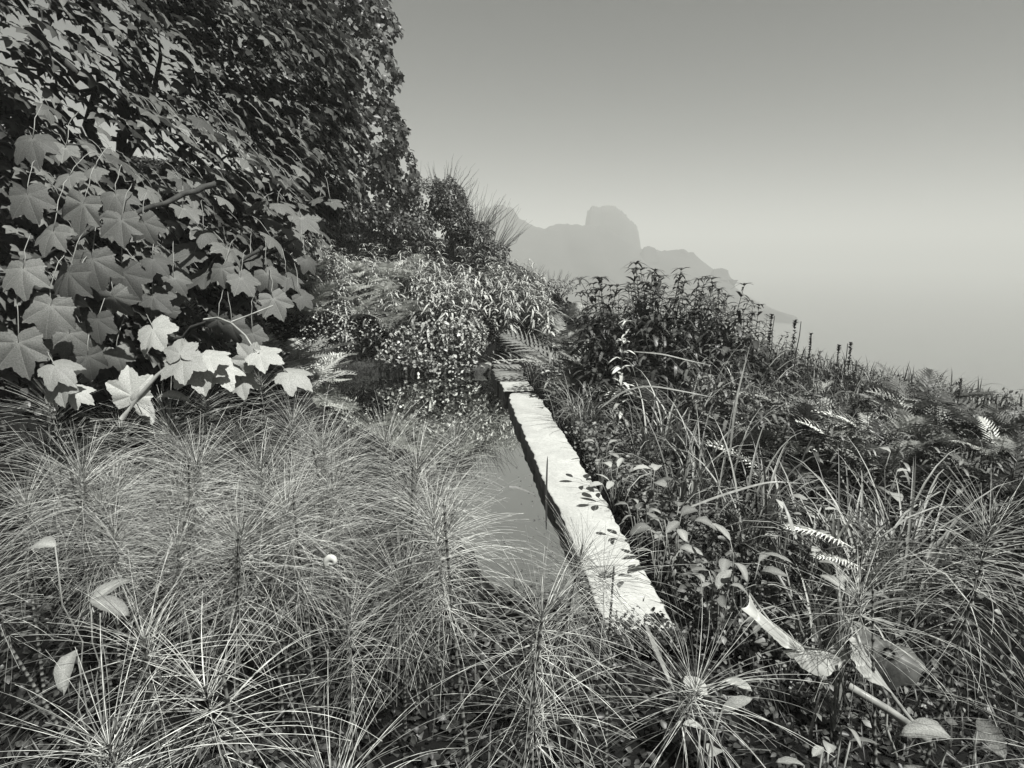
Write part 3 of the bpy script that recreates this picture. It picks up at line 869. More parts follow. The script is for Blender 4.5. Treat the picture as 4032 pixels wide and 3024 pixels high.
near = empty('sycamore_branch', (0, 0, 0), 'drooping sycamore boughs with big lobed leaves hanging in from the left edge', 'tree')
r = random.Random(40)
bmb, smb = MB(), MB()
root_pt = np.array([-3.6, 3.6, 1.9])
big = [  # (px,py,Y,size px, normal, tip) in the 2212 frame
 (262, 475, 2.3, 78, (.1, -.9, .35), (.1, -.2, -1)), (310, 480, 2.4, 62, (.3, -.8, .2), (.4, 0, -1)), (180, 440, 2.2, 80, (-.1, -.8, .5), (-.3, -.3, -1)), (250, 420, 2.35, 62, (.2, -.7, .6), (.5, -.3, -.8)),
 (150, 380, 2.3, 60, (.0, -.5, .9), (.4, -.6, -.5)), (205, 365, 2.4, 58, (.1, -.4, .9), (-.4, -.8, -.3)), (140, 320, 2.4, 60, (.3, -.6, .7), (.2, -.6, -.6)),
 (200, 560, 2.2, 82, (.2, -.8, .3), (.2, -.2, -1)), (150, 590, 2.1, 88, (-.2, -.8, .3), (-.1, -.2, -1)), (245, 640, 2.2, 74, (.2, -.9, .2), (.4, 0, -1)), (265, 590, 2.3, 84, (.3, -.8, .3), (.5, -.1, -.9)),
 (155, 640, 2.1, 55, (-.1, -.9, .4), (.1, 0, -1)), (210, 690, 2.15, 70, (.1, -.9, .1), (.0, 0, -1)), (150, 720, 2.1, 90, (.4, -.8, .1), (-.1, 0, -1)), (190, 770, 2.1, 70, (.5, -.8, .1), (.1, 0, -1)),
 (115, 500, 2.1, 85, (-.1, -.8, .5), (-.2, -.3, -.9)), (110, 660, 2.0, 90, (.2, -.8, .3), (-.2, -.2, -1)), (330, 640, 2.6, 62, (.3, -.8, .4), (.6, 0, -.6)), (352, 665, 2.7, 70, (.0, -.9, .2), (.1, 0, 1)),
 (60, 420, 2.1, 90, (.1, -.8, .5), (.3, -.2, -.9)), (50, 580, 2.0, 95, (.1, -.8, .5), (.1, -.2, -.9)), (40, 740, 1.95, 95, (.2, -.8, .3), (.2, -.2, -1)), (70, 300, 2.3, 80, (.2, -.6, .7), (.3, -.4, -.8)),
 (420, 545, 3.0, 70, (.2, -.7, .7), (-.9, -.2, -.5)), (445, 590, 3.0, 62, (.0, -.6, .8), (-.6, -.4, -.7)), (480, 580, 2.9, 60, (.1, -.8, .4), (.1, -.2, -1)), (520, 600, 2.9, 66, (.3, -.7, .5), (.7, -.3, -.7)),
 (590, 645, 2.9, 62, (.5, -.7, .4), (.5, -.2, -1)), (575, 590, 3.0, 55, (.2, -.8, .4), (.4, 0, -1)), (540, 560, 3.1, 50, (.1, -.5, .8), (.8, -.3, -.4)), (620, 600, 3.1, 55, (.3, -.6, .6), (.7, -.2, -.7)),
 (500, 700, 2.8, 60, (.1, -.9, .2), (.3, 0, -1)), (545, 720, 2.8, 55, (.2, -.8, .4), (.3, 0, -1)), (470, 690, 2.8, 55, (.0, -.9, .1), (-.3, 0, -1)),
 (600, 440, 3.4, 55, (.2, -.3, .9), (.9, -.2, .1)), (560, 445, 3.4, 50, (-.1, -.3, .9), (-.8, -.2, .2)), (690, 430, 3.6, 38, (.0, -.5, .8), (-.8, 0, -.1)), (715, 437, 3.6, 38, (.2, -.4, .8), (.8, 0, -.3)),
 (650, 470, 3.4, 55, (.3, -.4, .8), (.8, -.3, -.3)), (630, 500, 3.3, 55, (.4, -.4, .8), (.7, -.3, -.4)), (660, 560, 3.2, 50, (.4, -.4, .8), (.8, -.2, -.5)), (650, 640, 3.0, 50, (.4, -.6, .6), (.8, -.1, -.6)),
 (340, 720, 2.55, 62, (-.1, -.8, .5), (.5, -.2, -1)), (250, 760, 2.3, 58, (.2, -.8, .3), (.2, 0, -1)), (395, 450, 3.0, 60, (.4, -.4, .8), (.6, -.2, -.6)), (440, 500, 3.0, 55, (.4, -.3, .8), (.7, -.2, -.5)),
 (330, 560, 2.6, 60, (.2, -.7, .6), (.7, -.1, -.7)), (375, 600, 2.7, 58, (.3, -.6, .6), (.6, -.1, -.7))]
boughs = [((285, 420, 2.5), (160, 520, 2.3), (-150, 700, 2.6)), ((190, 500, 2.3), (330, 445, 2.6), (480, 390, 3.0)), ((170, 640, 2.2), (60, 620, 2.3), (-200, 640, 2.8)),
          ((470, 590, 3.0), (560, 540, 3.1), (640, 480, 3.4)), ((550, 640, 3.0), (470, 690, 2.9), (300, 760, 3.2)), ((700, 470, 3.6), (600, 540, 3.3), (380, 620, 3.4))]
for i, pts in enumerate(boughs):
    Q = [at(a * K, b * K, c) for a, b, c in pts]
    limb(bmb, Q[0], Q[1], .006, .010, i, n=8, w=.15); limb(bmb, Q[1], Q[2], .010, .016, i + 50, n=8, w=.1)
link('branch', bmb.mesh('branch', M_BARK), near)
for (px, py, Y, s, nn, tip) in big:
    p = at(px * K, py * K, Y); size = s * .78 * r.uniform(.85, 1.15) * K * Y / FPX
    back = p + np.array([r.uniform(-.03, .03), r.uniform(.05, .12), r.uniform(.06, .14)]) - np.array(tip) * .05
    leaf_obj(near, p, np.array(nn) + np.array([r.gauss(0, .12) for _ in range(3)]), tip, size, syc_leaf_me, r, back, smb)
# more leaves of the same boughs, further in, turned edge-on by the wind
for i in range(190):
    px, py = r.uniform(60, 690), r.uniform(230, 640)
    if px > 400 and py > 620 - (px - 400) * .3: continue
    Y = 3.3 + r.uniform(-.3, 1.1)
    p = at(px * K, py * K, Y)
    leaf_obj(near, p, (.5 + r.gauss(0, .12), .12 + r.gauss(0, .14), .82), (.7 + r.gauss(0, .3), -.3, -.6 + r.gauss(0, .2)), r.uniform(.07, .12), syc_leaf_me, r,
             p + np.array([-.1, .04, .1]), smb)
link('leaf_stalks', smb.mesh('leaf_stalks', M_STEM), near)['kind'] = 'stuff'

# the bent pale shoot in front of the dark hollow
shoot = empty('sycamore_shoot', (0, 0, 0), 'bent pale sycamore shoot with white sunlit leaves arching over the horsetails', 'sapling')
smb = MB()
Q = [at(a * K, b * K, c) for a, b, c in ((262, 905, 2.0), (300, 855, 2.0), (340, 810, 2.02), (375, 783, 2.05), (420, 768, 2.1), (470, 785, 2.15), (520, 790, 2.2), (560, 760, 2.2))]
V, T, A = tube(Q, np.linspace(.0075, .003, 8), 7); smb.add(V, T, A)
Q = [at(a * K, b * K, c) for a, b, c in ((318, 700, 2.7), (345, 682, 2.65), (385, 692, 2.6), (425, 720, 2.5), (470, 760, 2.4), (510, 800, 2.35))]
V, T, A = tube([at(a * K, b * K, c) for a, b, c in ((440, 690, 2.6), (470, 686, 2.6), (500, 698, 2.55), (530, 725, 2.5), (552, 760, 2.45))], .0045, 6); smb.add(V, T, A)
V, T, A = tube([at(a * K, b * K, c) for a, b, c in ((500, 695, 2.55), (540, 680, 2.55), (590, 660, 2.6))], .0035, 6); smb.add(V, T, A)
link('stem', smb.mesh('stem', M_STEM), shoot)
smb = MB()
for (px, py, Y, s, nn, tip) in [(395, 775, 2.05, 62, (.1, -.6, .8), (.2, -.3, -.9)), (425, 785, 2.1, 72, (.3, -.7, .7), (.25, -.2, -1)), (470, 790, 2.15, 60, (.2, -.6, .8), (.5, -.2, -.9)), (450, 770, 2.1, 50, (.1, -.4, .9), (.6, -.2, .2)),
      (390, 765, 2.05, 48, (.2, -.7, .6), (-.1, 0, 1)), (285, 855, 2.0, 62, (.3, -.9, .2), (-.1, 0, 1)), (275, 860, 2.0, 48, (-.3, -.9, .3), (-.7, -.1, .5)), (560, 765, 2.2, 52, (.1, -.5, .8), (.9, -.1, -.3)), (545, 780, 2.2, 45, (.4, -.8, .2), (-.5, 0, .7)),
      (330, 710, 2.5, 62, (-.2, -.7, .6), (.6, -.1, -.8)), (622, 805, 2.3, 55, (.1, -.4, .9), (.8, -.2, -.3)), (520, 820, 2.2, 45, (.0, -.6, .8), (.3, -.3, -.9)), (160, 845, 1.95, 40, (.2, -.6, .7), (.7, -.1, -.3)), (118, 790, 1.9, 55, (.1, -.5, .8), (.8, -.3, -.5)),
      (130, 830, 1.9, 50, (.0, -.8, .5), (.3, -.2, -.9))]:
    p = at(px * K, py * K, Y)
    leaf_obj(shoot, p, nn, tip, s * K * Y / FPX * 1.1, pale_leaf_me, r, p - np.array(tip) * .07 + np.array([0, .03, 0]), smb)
link('leaf_stalks', smb.mesh('leaf_stalks', M_STEM), shoot)['kind'] = 'stuff'

# ------------------------------------------------------------------ ferns
FR = [frond(15, 1, .27, 5, d, s) for d, s in ((.3, 1), (.55, 2), (.8, 3))]
def frond_meshes(mat):
    o = []
    for i, t in enumerate(FR):
        mb = MB(); mb.add(*t, rnd=.21 * i); o.append(mb.mesh('frond', mat))
    return o
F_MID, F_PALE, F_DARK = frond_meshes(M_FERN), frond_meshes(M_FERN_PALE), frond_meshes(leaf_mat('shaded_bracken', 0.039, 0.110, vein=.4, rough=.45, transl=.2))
def fern(loc, size, n, mes, label, seed, rise=.7, face=None, group='ferns on the banks'):
    r = random.Random(seed)
    rt = empty('fern', loc, label, 'fern', group)
    mb = MB(); limb(mb, (0, 0, -.05), (0, 0, .04 * size), .012, .010, seed, n=4); link('crown_stub', mb.mesh('crown_stub', M_BARK), rt)
    for i in range(n):
        a = 2 * PI * i / n + r.uniform(-.3, .3) if face is None else face + r.gauss(0, .55)
        o = link('frond', r.choice(mes), rt, loc=(0, 0, .03 * size), scale=size * r.uniform(.75, 1.1))
        o.rotation_euler = (rise + r.gauss(0, .12), r.gauss(0, .15), a)
    return rt
r = random.Random(77)
# bright bracken bank above the trough
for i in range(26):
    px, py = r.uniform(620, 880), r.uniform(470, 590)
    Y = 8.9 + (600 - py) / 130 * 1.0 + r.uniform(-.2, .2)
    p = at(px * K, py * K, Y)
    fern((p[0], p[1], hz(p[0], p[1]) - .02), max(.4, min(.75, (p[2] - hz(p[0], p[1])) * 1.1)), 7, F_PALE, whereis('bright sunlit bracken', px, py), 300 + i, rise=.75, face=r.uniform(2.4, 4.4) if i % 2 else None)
# bracken left of the bank, around the sycamore leaves
for i in range(16):
    px, py = r.uniform(420, 700), r.uniform(480, 640)
    Y = 7.6 + r.uniform(-.6, .8); p = at(px * K, py * K, Y); g = hz(p[0], p[1])
    fern((p[0], p[1], max(g, p[2] - .5)) if False else (p[0], p[1], g), max(.4, min(.7, (p[2] - g) * 1.1)), 7, F_PALE if i % 2 else F_MID, whereis('grey bracken', px, py), 340 + i, rise=.8)
for i in range(22):
    px, py = r.uniform(1200, 1340), r.uniform(600, 700)
    Y = 9.6 - (py - 600) / 140 * 2.4; p = at(px * K, py * K, Y); g = hz(p[0], p[1])
    fern((p[0], p[1], g), max(.35, min(.5, (p[2] - g) * 1.1)), 6, F_MID if i % 3 else F_DARK, whereis('shoulder bracken', px, py), 370 + i, rise=.8)
# right bank ferns
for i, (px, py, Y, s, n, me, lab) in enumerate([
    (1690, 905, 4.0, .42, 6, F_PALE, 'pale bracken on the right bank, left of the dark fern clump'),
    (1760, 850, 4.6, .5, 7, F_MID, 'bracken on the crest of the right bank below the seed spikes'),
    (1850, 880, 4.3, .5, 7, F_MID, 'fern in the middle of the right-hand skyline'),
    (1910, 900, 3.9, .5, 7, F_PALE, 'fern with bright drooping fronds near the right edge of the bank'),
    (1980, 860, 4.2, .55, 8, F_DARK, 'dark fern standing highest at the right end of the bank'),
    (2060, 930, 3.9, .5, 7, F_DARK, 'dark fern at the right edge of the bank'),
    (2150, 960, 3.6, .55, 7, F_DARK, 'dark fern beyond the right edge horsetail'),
    (1950, 960, 3.5, .45, 6, F_MID, 'fern drooping over the shade below the dark fern'),
    (1450, 730, 5.6, .55, 7, F_MID, 'fern at the left foot of the dark willowherb clump'),
    (1350, 690, 6.2, .45, 7, F_MID, 'pale fern between the herb bank and the dark willowherb clump'),
    (1290, 690, 6.8, .45, 7, F_MID, 'fern behind the tall grass at the end of the wall'),
    (1250, 640, 7.6, .6, 7, F_MID, 'fern under the skyline right of the herb bank'),
    (1340, 640, 7.2, .6, 7, F_MID, 'fern behind the pale one, left of the dark clump')]):
    p = at(px * K, py * K, Y); g = hz(p[0], p[1])
    fern((p[0], p[1], g), max(s, (p[2] - g) * 1.0), n, me, lab, 400 + i, rise=.85)
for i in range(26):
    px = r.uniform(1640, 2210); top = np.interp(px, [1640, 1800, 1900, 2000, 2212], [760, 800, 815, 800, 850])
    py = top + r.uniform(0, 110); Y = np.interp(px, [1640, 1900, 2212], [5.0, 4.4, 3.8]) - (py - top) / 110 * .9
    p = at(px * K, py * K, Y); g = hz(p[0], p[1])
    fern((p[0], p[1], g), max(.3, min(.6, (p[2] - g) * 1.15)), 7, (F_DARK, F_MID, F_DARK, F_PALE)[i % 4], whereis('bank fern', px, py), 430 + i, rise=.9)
# the single clear frond near the right
p = at(1850 * K, 1190 * K, 2.35)
fr = empty('fern_frond', p, 'single clear fern frond pointing left above the dark hollow on the right', 'fern')
for (dx, dz, sz, ra, tl) in ((0, 0, .33, 1.62, .1), (.05, -.09, .27, 1.75, .0)):
    o = link('frond', F_PALE[0], fr, loc=(dx, 0, dz), scale=sz); o.rotation_euler = (.55, tl, ra)
mb = MB(); limb(mb, (0, 0, 0), (.25, .1, -.5), .003, .004, 3); link('stalk', mb.mesh('stalk', M_STEM), fr)

# ------------------------------------------------------------------ leafy herb stems
def herb_parts(h, pairs, leaf_len, tpls, mat, seed, separate=False, top_tuft=True, start=.12, up=.25):
    """returns (stem mesh, leaves mesh or list of (mesh-index, matrix))"""
    r = random.Random(seed); mb = MB()
    lean = np.array([r.gauss(0, .08), r.gauss(0, .08), 0])
    P = np.array([[lean[0] * t * t * h, lean[1] * t * t * h, t * h] for t in np.linspace(0, 1, 8)])
    V, T, A = tube(P, np.linspace(.0045, .0018, 8) * (h / .8) ** .5, 5); mb.add(V, T, A)
    stem = mb.mesh('stem', M_BARK)
    L = []
    for i in range(pairs):
        t = start + (1 - start) * (i + .5) / pairs
        c = np.array([lean[0] * t * t * h, lean[1] * t * t * h, t * h])
        ln = leaf_len * (1.05 - .75 * max(0, t - .55) / .45) * r.uniform(.8, 1.15)
        a0 = i * 2.4 + r.uniform(-.3, .3)
        for k in range(2):
            a = a0 + k * PI + r.gauss(0, .15)
            rise = up + .5 * max(0, t - .7) / .3 + r.gauss(0, .12)
            d = np.array([math.cos(a) * math.cos(rise), math.sin(a) * math.cos(rise), math.sin(rise)])
            nn = np.array([-math.cos(a) * math.sin(rise), -math.sin(a) * math.sin(rise), math.cos(rise)]) + np.array([r.gauss(0, .15) for _ in range(3)])
            L.append((r.randrange(len(tpls)), frame_from(nn[None], d[None])[0] * ln, c))
    if top_tuft:
        for k in range(6):
            a = k * PI / 3 + r.uniform(-.2, .2); rise = 1.0
            d = np.array([math.cos(a) * math.cos(rise), math.sin(a) * math.cos(rise), math.sin(rise)])
            nn = np.array([-d[0], -d[1], .8])
            L.append((r.randrange(len(tpls)), frame_from(nn[None], d[None])[0] * leaf_len * .42, P[-1] * 1.0))
    if separate: return stem, L
    mb = MB()
    for (k, M, c) in L: mb.add(tpls[k][0] @ M.T + c, tpls[k][1], tpls[k][2], rnd=r.random())
    return stem, mb.mesh('leaves', mat)

def herb_proto(name, label, cat, group, h, pairs, ll, tpls, mat, seed, separate=False, **kw):
    rt = empty(name, (0, 0, -50), label, cat, group)
    st, lv = herb_parts(h, pairs, ll, tpls, mat, seed, separate, **kw)
    link('stem', st, rt)
    if separate:
        mes = LEAFM[mat.name]
        for (k, M, c) in lv:
            o = link('leaf', mes[k], rt); s = float(np.linalg.norm(M[:, 0]))
            o.rotation_euler = Matrix((M / s).tolist()).to_euler(); o.location = c; o.scale = (s,) * 3
    else: link('leaves', lv, rt)
    return rt
LEAFM = {}
for mt in (M_DARKER, M_HERB, M_HERBMID):
    LEAFM[mt.name] = []
    for i, t in enumerate(T_LANC):
        mb = MB(); mb.add(*t, rnd=.2 * i); LEAFM[mt.name].append(mb.mesh('leaf', mt))

used = set()
def place(protos, loc, label=None, scale=1.0, seed=0):
    r = random.Random(seed); pr = r.choice(protos)
    if id(pr) not in used:
        used.add(id(pr)); pr.location = loc; pr.rotation_euler = (r.gauss(0, .08), r.gauss(0, .08), r.uniform(0, 6.28)); pr.scale = (scale,) * 3
        if label: pr['label'] = label
        return pr
    return copy_tree(pr, loc, r.uniform(0, 6.28), scale, label, (r.gauss(0, .08), r.gauss(0, .08)))

G1 = 'leafy herb stems on the bank behind the trough'
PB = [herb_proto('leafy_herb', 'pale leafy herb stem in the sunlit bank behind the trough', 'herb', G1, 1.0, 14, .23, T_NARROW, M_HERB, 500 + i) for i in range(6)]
def bank_top(px):   # top outline of the herb bank in the 2212 frame
    return np.interp(px, [640, 760, 850, 900, 960, 1010, 1060, 1110, 1160, 1220], [600, 570, 555, 530, 515, 530, 555, 590, 615, 640])
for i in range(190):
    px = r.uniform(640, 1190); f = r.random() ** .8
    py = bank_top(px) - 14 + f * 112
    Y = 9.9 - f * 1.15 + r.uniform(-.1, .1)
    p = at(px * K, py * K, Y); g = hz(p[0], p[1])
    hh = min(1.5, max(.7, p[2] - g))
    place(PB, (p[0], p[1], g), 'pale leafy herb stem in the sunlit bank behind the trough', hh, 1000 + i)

# darker leaning herbs on lower bank face
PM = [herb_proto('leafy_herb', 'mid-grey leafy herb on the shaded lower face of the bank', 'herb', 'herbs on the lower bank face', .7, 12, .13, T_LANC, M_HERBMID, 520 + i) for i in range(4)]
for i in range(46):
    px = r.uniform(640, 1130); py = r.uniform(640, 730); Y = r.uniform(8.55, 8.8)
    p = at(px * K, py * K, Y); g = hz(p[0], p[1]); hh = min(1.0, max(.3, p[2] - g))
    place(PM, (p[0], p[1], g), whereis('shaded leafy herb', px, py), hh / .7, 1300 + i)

# dark willowherb clump on the right, leaves as separate parts
G2 = 'dark willowherb stems of the clump on the right bank'
PD = [herb_proto('willowherb', 'dark willowherb stem in the thick clump right of the trough', 'herb', G2, 1.0, 15, .2, T_LANC, M_DARKER, 540 + i, separate=True, up=.15) for i in range(5)]
def clump_top(px):
    return np.interp(px, [1250, 1300, 1350, 1400, 1450, 1500, 1560, 1600, 1650, 1700, 1790], [640, 605, 590, 578, 585, 600, 622, 650, 680, 725, 765])
for i in range(150):
    px = r.uniform(1255, 1790); f = r.random() ** 1.2
    py = clump_top(px) + f * 130
    Y = 6.9 - f * 1.2 + r.uniform(-.2, .2) - max(0, px - 1500) / 200 * 1.0
    p = at(px * K, py * K, Y); g = hz(p[0], p[1]); hh = max(.5, p[2] - g)
    place(PD, (p[0], p[1], p[2] - hh), 'dark willowherb stem in the thick clump right of the trough', hh, 1500 + i)
for j, (px, py, Y, lab) in enumerate([(1580, 618, 5.8, 'tallest willowherb tip against the sky, with spread top leaves'), (1540, 610, 5.9, 'blunt-topped willowherb just left of the spread-leaved tip'),
        (1632, 660, 5.5, 'willowherb tip bending right, right of the spread-leaved tip'), (1395, 572, 6.6, 'willowherb standing highest in the middle of the dark clump')]):
    p = at(px * K, py * K, Y); g = hz(p[0], p[1]); o = place(PD, (p[0], p[1], g), lab, p[2] - g, 1600 + j); o['group'] = G2
for j, (px, py, Y, lab) in enumerate([(1335, 690, 5.6, 'bright-topped willowherb in front of the dark clump, left side'), (1205, 700, 6.4, 'pale willowherb with a star of top leaves beside the tall grass'), (1350, 740, 5.2, 'low bright willowherb in front of the dark clump')]):
    p = at(px * K, py * K, Y); g = hz(p[0], p[1]); o = place([herb_proto('willowherb', lab, 'herb', None, 1.0, 12, .16, T_LANC, M_HERB, 560 + j, separate=True, up=.35)], (p[0], p[1], g), lab, p[2] - g, 1620 + j)

# lower dark vegetation and mid herbs on right bank front
G3 = 'herbs along the right bank'
for i in range(70):
    px = r.uniform(1500, 2200); t = r.random()
    top = np.interp(px, [1500, 1600, 1700, 1800, 1900, 2000, 2100, 2212], [680, 715, 760, 795, 810, 812, 835, 860])
    py = top + t * 120; Y = np.interp(px, [1500, 1700, 1900, 2212], [5.3, 4.9, 4.4, 3.9]) - t * 1.2
    p = at(px * K, py * K, Y); g = hz(p[0], p[1]); hh = max(.3, min(1.0, p[2] - g))
    o = place(PM, (p[0], p[1], g), whereis('mid-grey leafy herb', px, py), hh / .7 * .9, 1700 + i); o['group'] = G3

# seed spikes against the fog
def spike(px, py, Y, lab, seed, thick=1.0):
    r = random.Random(seed); p = at(px * K, py * K, Y); g = hz(p[0], p[1]); h = p[2] - g
    rt = empty('seed_spike', (p[0], p[1], g), lab, 'plant')
    mb = MB(); P = limb(mb, (0, 0, 0), (r.gauss(0, .02), 0, h), .006 * thick, .003, seed, w=.08); link('stem', mb.mesh('stem', M_BARK), rt)
    mb = MB(); n = 60
    M = []; C = []
    for i in range(n):
        t = 1 - .35 * r.random() ** 1.5; a = r.uniform(0, 6.28)
        d = np.array([math.cos(a), math.sin(a), .6]); nn = np.array([-d[0], -d[1], 1.2])
        M.append(frame_from(nn[None], d[None])[0] * (.028 * thick * r.uniform(.6, 1.2))); C.append([0, 0, h * t])
    mb.scatter(ovate(.4, .1, .5), np.array(M), np.array(C), rng.random(n)); link('seed_head', mb.mesh('seed_head', M_DARK), rt)
spike(1667, 682, 5.2, 'dark knobbly seed spike just right of the willowherb tips', 1)
spike(1718, 694, 5.0, 'tall isolated seed spike standing clear against the fog', 2)
spike(1752, 722, 4.9, 'faint feathery spike right of the isolated seed spike', 3, .8)
spike(1812, 748, 4.6, 'short spike above the ferns in the middle of the right skyline', 4, .8)
spike(1838, 742, 4.6, 'pair-like upright spike right of the short spike above the ferns', 5, .8)
spike(2075, 820, 3.9, 'bare forked stalk at the right edge against the fog', 6, .6)
spike(1300, 600, 6.9, 'small dark spike at the left shoulder of the willowherb clump', 7, 1.0)

# ------------------------------------------------------------------ grasses
BL = [blade(8, .012, .3, d, 0) for d in (.5, .9, 1.3, 1.7)]
def tuft_mesh(n, h, spread, mat, seed, width=1.0, lean=None):
    r = np.random.default_rng(seed); mb = MB()
    for k, t in enumerate(BL):
        m = n // len(BL)
        a = r.uniform(0, 2 * PI, m) if lean is None else r.normal(lean, .7, m)
        s = h * r.uniform(.55, 1.15, m)
        ca, sa = np.cos(a), np.sin(a)
        M = np.zeros((m, 3, 3)); wv = width / h * .42
        M[:, 0, 0] = ca * wv; M[:, 0, 1] = -sa; M[:, 1, 0] = sa * wv; M[:, 1, 1] = ca; M[:, 2, 2] = 1
        M *= s[:, None, None]
        P = np.stack([r.normal(0, spread, m), r.normal(0, spread, m), np.zeros(m)], 1)
        mb.scatter(t, M, P, r.random(m))
    return mb.mesh('blades', mat)
GT = [tuft_mesh(36, .6, .04, M_GRASS, 1), tuft_mesh(28, .5, .05, M_GRASS, 2), tuft_mesh(40, .7, .05, M_GRASS, 3)]
GD = [tuft_mesh(32, .55, .05, M_GRASSD, 4), tuft_mesh(26, .45, .05, M_GRASSD, 5)]
def grass_tuft(px, py, Y, lab, me, seed, group='grass tufts on the right bank', s=None, smax=1.5):
    lab = whereis(lab, px, py)
    r = random.Random(seed); p = at(px * K, py * K, Y); g = hz(p[0], p[1])
    o = link('grass_tuft', me, None, (p[0], p[1], g - .01), (0, 0, r.uniform(0, 6.28)), s or max(.4, min(smax, (p[2] - g) / .5)))
    return props(o, lab, 'grass', group)
LG = 'bright arching grass tuft'
for i in range(22):
    px = r.uniform(1150, 1320); py = r.uniform(650, 840); Y = np.interp(py, [650, 840], [7.6, 4.9]) + r.uniform(-.2, .2)
    x_wall = 1080 + (py - 780) * .6
    if px < x_wall + 150: px = x_wall + 150 + r.uniform(0, 90)
    grass_tuft(px, py, Y, LG, GT[i % 3], 2000 + i, 'grass tufts beside the end of the wall', smax=.85)
for i in range(20):
    px = r.uniform(1300, 2150); py = r.uniform(800, 960); Y = np.interp(py, [800, 960], [4.9, 3.0]) + r.uniform(-.2, .2)
    if px < 1180 + (py - 850) * .6 + 230: px += 260
    grass_tuft(px, py, Y, 'arching grass tuft', (GD + GT)[i % 5], 2100 + i)
for i in range(12):
    px = r.uniform(1560, 2200); t = r.random(); top = np.interp(px, [1560, 1700, 1900, 2100, 2212], [680, 740, 775, 800, 820])
    grass_tuft(px, top + t * 60, np.interp(px, [1560, 2212], [5.2, 3.9]), 'crest grass tuft', (GD + GT)[i % 5], 2200 + i, 'grass tufts on the crest')
for i in range(9):
    px = r.uniform(1780, 2050); py = r.uniform(990, 1150)
    grass_tuft(px, py, np.interp(py, [990, 1150], [2.9, 2.1]), 'shaded grass tuft', GT[i % 3], 2300 + i)
# single long arching blades
def arc_blade(pts, lab, w=.006, mat=M_GRASS, nm='long_grass'):
    Q = np.array([at(a * K, b * K, c) for a, b, c in pts]); t = np.linspace(0, 1, len(Q)); tt = np.linspace(0, 1, 16)
    Q = np.stack([np.interp(tt, t, Q[:, i]) for i in range(3)], 1)
    for _ in range(3): Q[1:-1] = (Q[:-2] + 2 * Q[1:-1] + Q[2:]) / 4
    Tn = np.gradient(Q, axis=0); Tn /= np.linalg.norm(Tn, axis=1)[:, None]
    S = np.cross(Tn, np.array([0, -.5, .8])); S /= np.linalg.norm(S, axis=1)[:, None] + 1e-9
    W = (w * (1 - tt ** 3) * (.5 + .5 * np.minimum(1, tt * 5)) + .0004)[:, None]
    up = np.array([0, 0, 1.0]) * W * .4
    V = np.stack([Q - S * W + up, Q, Q + S * W + up], 1).reshape(-1, 3)
    mb = MB(); mb.add(V, grid_tris(16, 3), np.tile([0, 1, 0], 16), rnd=.95)
    return props(link(nm, mb.mesh(nm, mat)), lab, 'grass')
arc_blade([(1575, 995, 3.4), (1585, 900, 3.4), (1598, 830, 3.45), (1622, 740, 3.5)], 'single long straight pale blade leaning right across the dark bank', .006, M_STEM)
arc_blade([(1300, 880, 4.2), (1345, 845, 4.2), (1400, 832, 4.1), (1470, 845, 4.0), (1550, 860, 4.0)], 'long pale blade arching level across the dark shade right of the wall', .009, M_STEM)
arc_blade([(1370, 760, 4.6), (1430, 765, 4.5), (1490, 780, 4.5), (1540, 790, 4.5)], 'pale blade bending right in front of the willowherb clump', .007, M_STEM)
arc_blade([(1480, 1100, 2.9), (1560, 1070, 2.9), (1660, 1040, 2.9), (1740, 1045, 2.9)], 'long thin blade lying across the low ground cover', .006, M_STEM)
arc_blade([(1395, 1350, 1.5), (1415, 1400, 1.35), (1437, 1450, 1.2), (1458, 1495, 1.15)], 'bright dry reed blade pointing down at the near end of the wall', .006, M_STEM, 'dry_reed')
arc_blade([(1720, 1165, 2.3), (1705, 1120, 2.35), (1690, 1080, 2.4)], 'short thick pale blade above the clear fern frond', .008, M_STEM)
arc_blade([(1180, 1145, 2.6), (1180, 1070, 2.62), (1182, 1000, 2.65), (1183, 985, 2.65)], 'thin dark reed standing upright in the bright water', .004, M_BARK, 'dry_reed')
arc_blade([(1100, 1052, 3.0), (1120, 1055, 3.0), (1140, 1062, 2.98), (1155, 1068, 2.95)], 'narrow dead leaf floating on the bright water', .008, M_HERBMID, 'floating_leaf')

# ------------------------------------------------------------------ ground cover and creepers (stuff)
def scatter_ground(name, n, poly_fn, size, tpls, mat, zlo=.0, zhi=.12, tilt=.6, dirb=None, up=1.0, label=None, cat=None):
    X, Y, Z = poly_fn(n)
    n = len(X)
    P = np.stack([X, Y, Z + rng.uniform(zlo, zhi, n)], 1)
    nn = np.array([0.1, -.15, up]) + rng.normal(0, tilt, (n, 3)); dd = rand_unit(n, .2)
    M = frame_from(nn, dd) * (size * rng.uniform(.5, 1.3, n))[:, None, None]
    mb = MB(); k = rng.integers(0, len(tpls), n); q = rng.random(n)
    for t in range(len(tpls)):
        mm = k == t; mb.scatter(tpls[t], M[mm], P[mm], q[mm])
    o = link(name, mb.mesh(name, mat)); props(o, label, cat, None, 'stuff'); return o

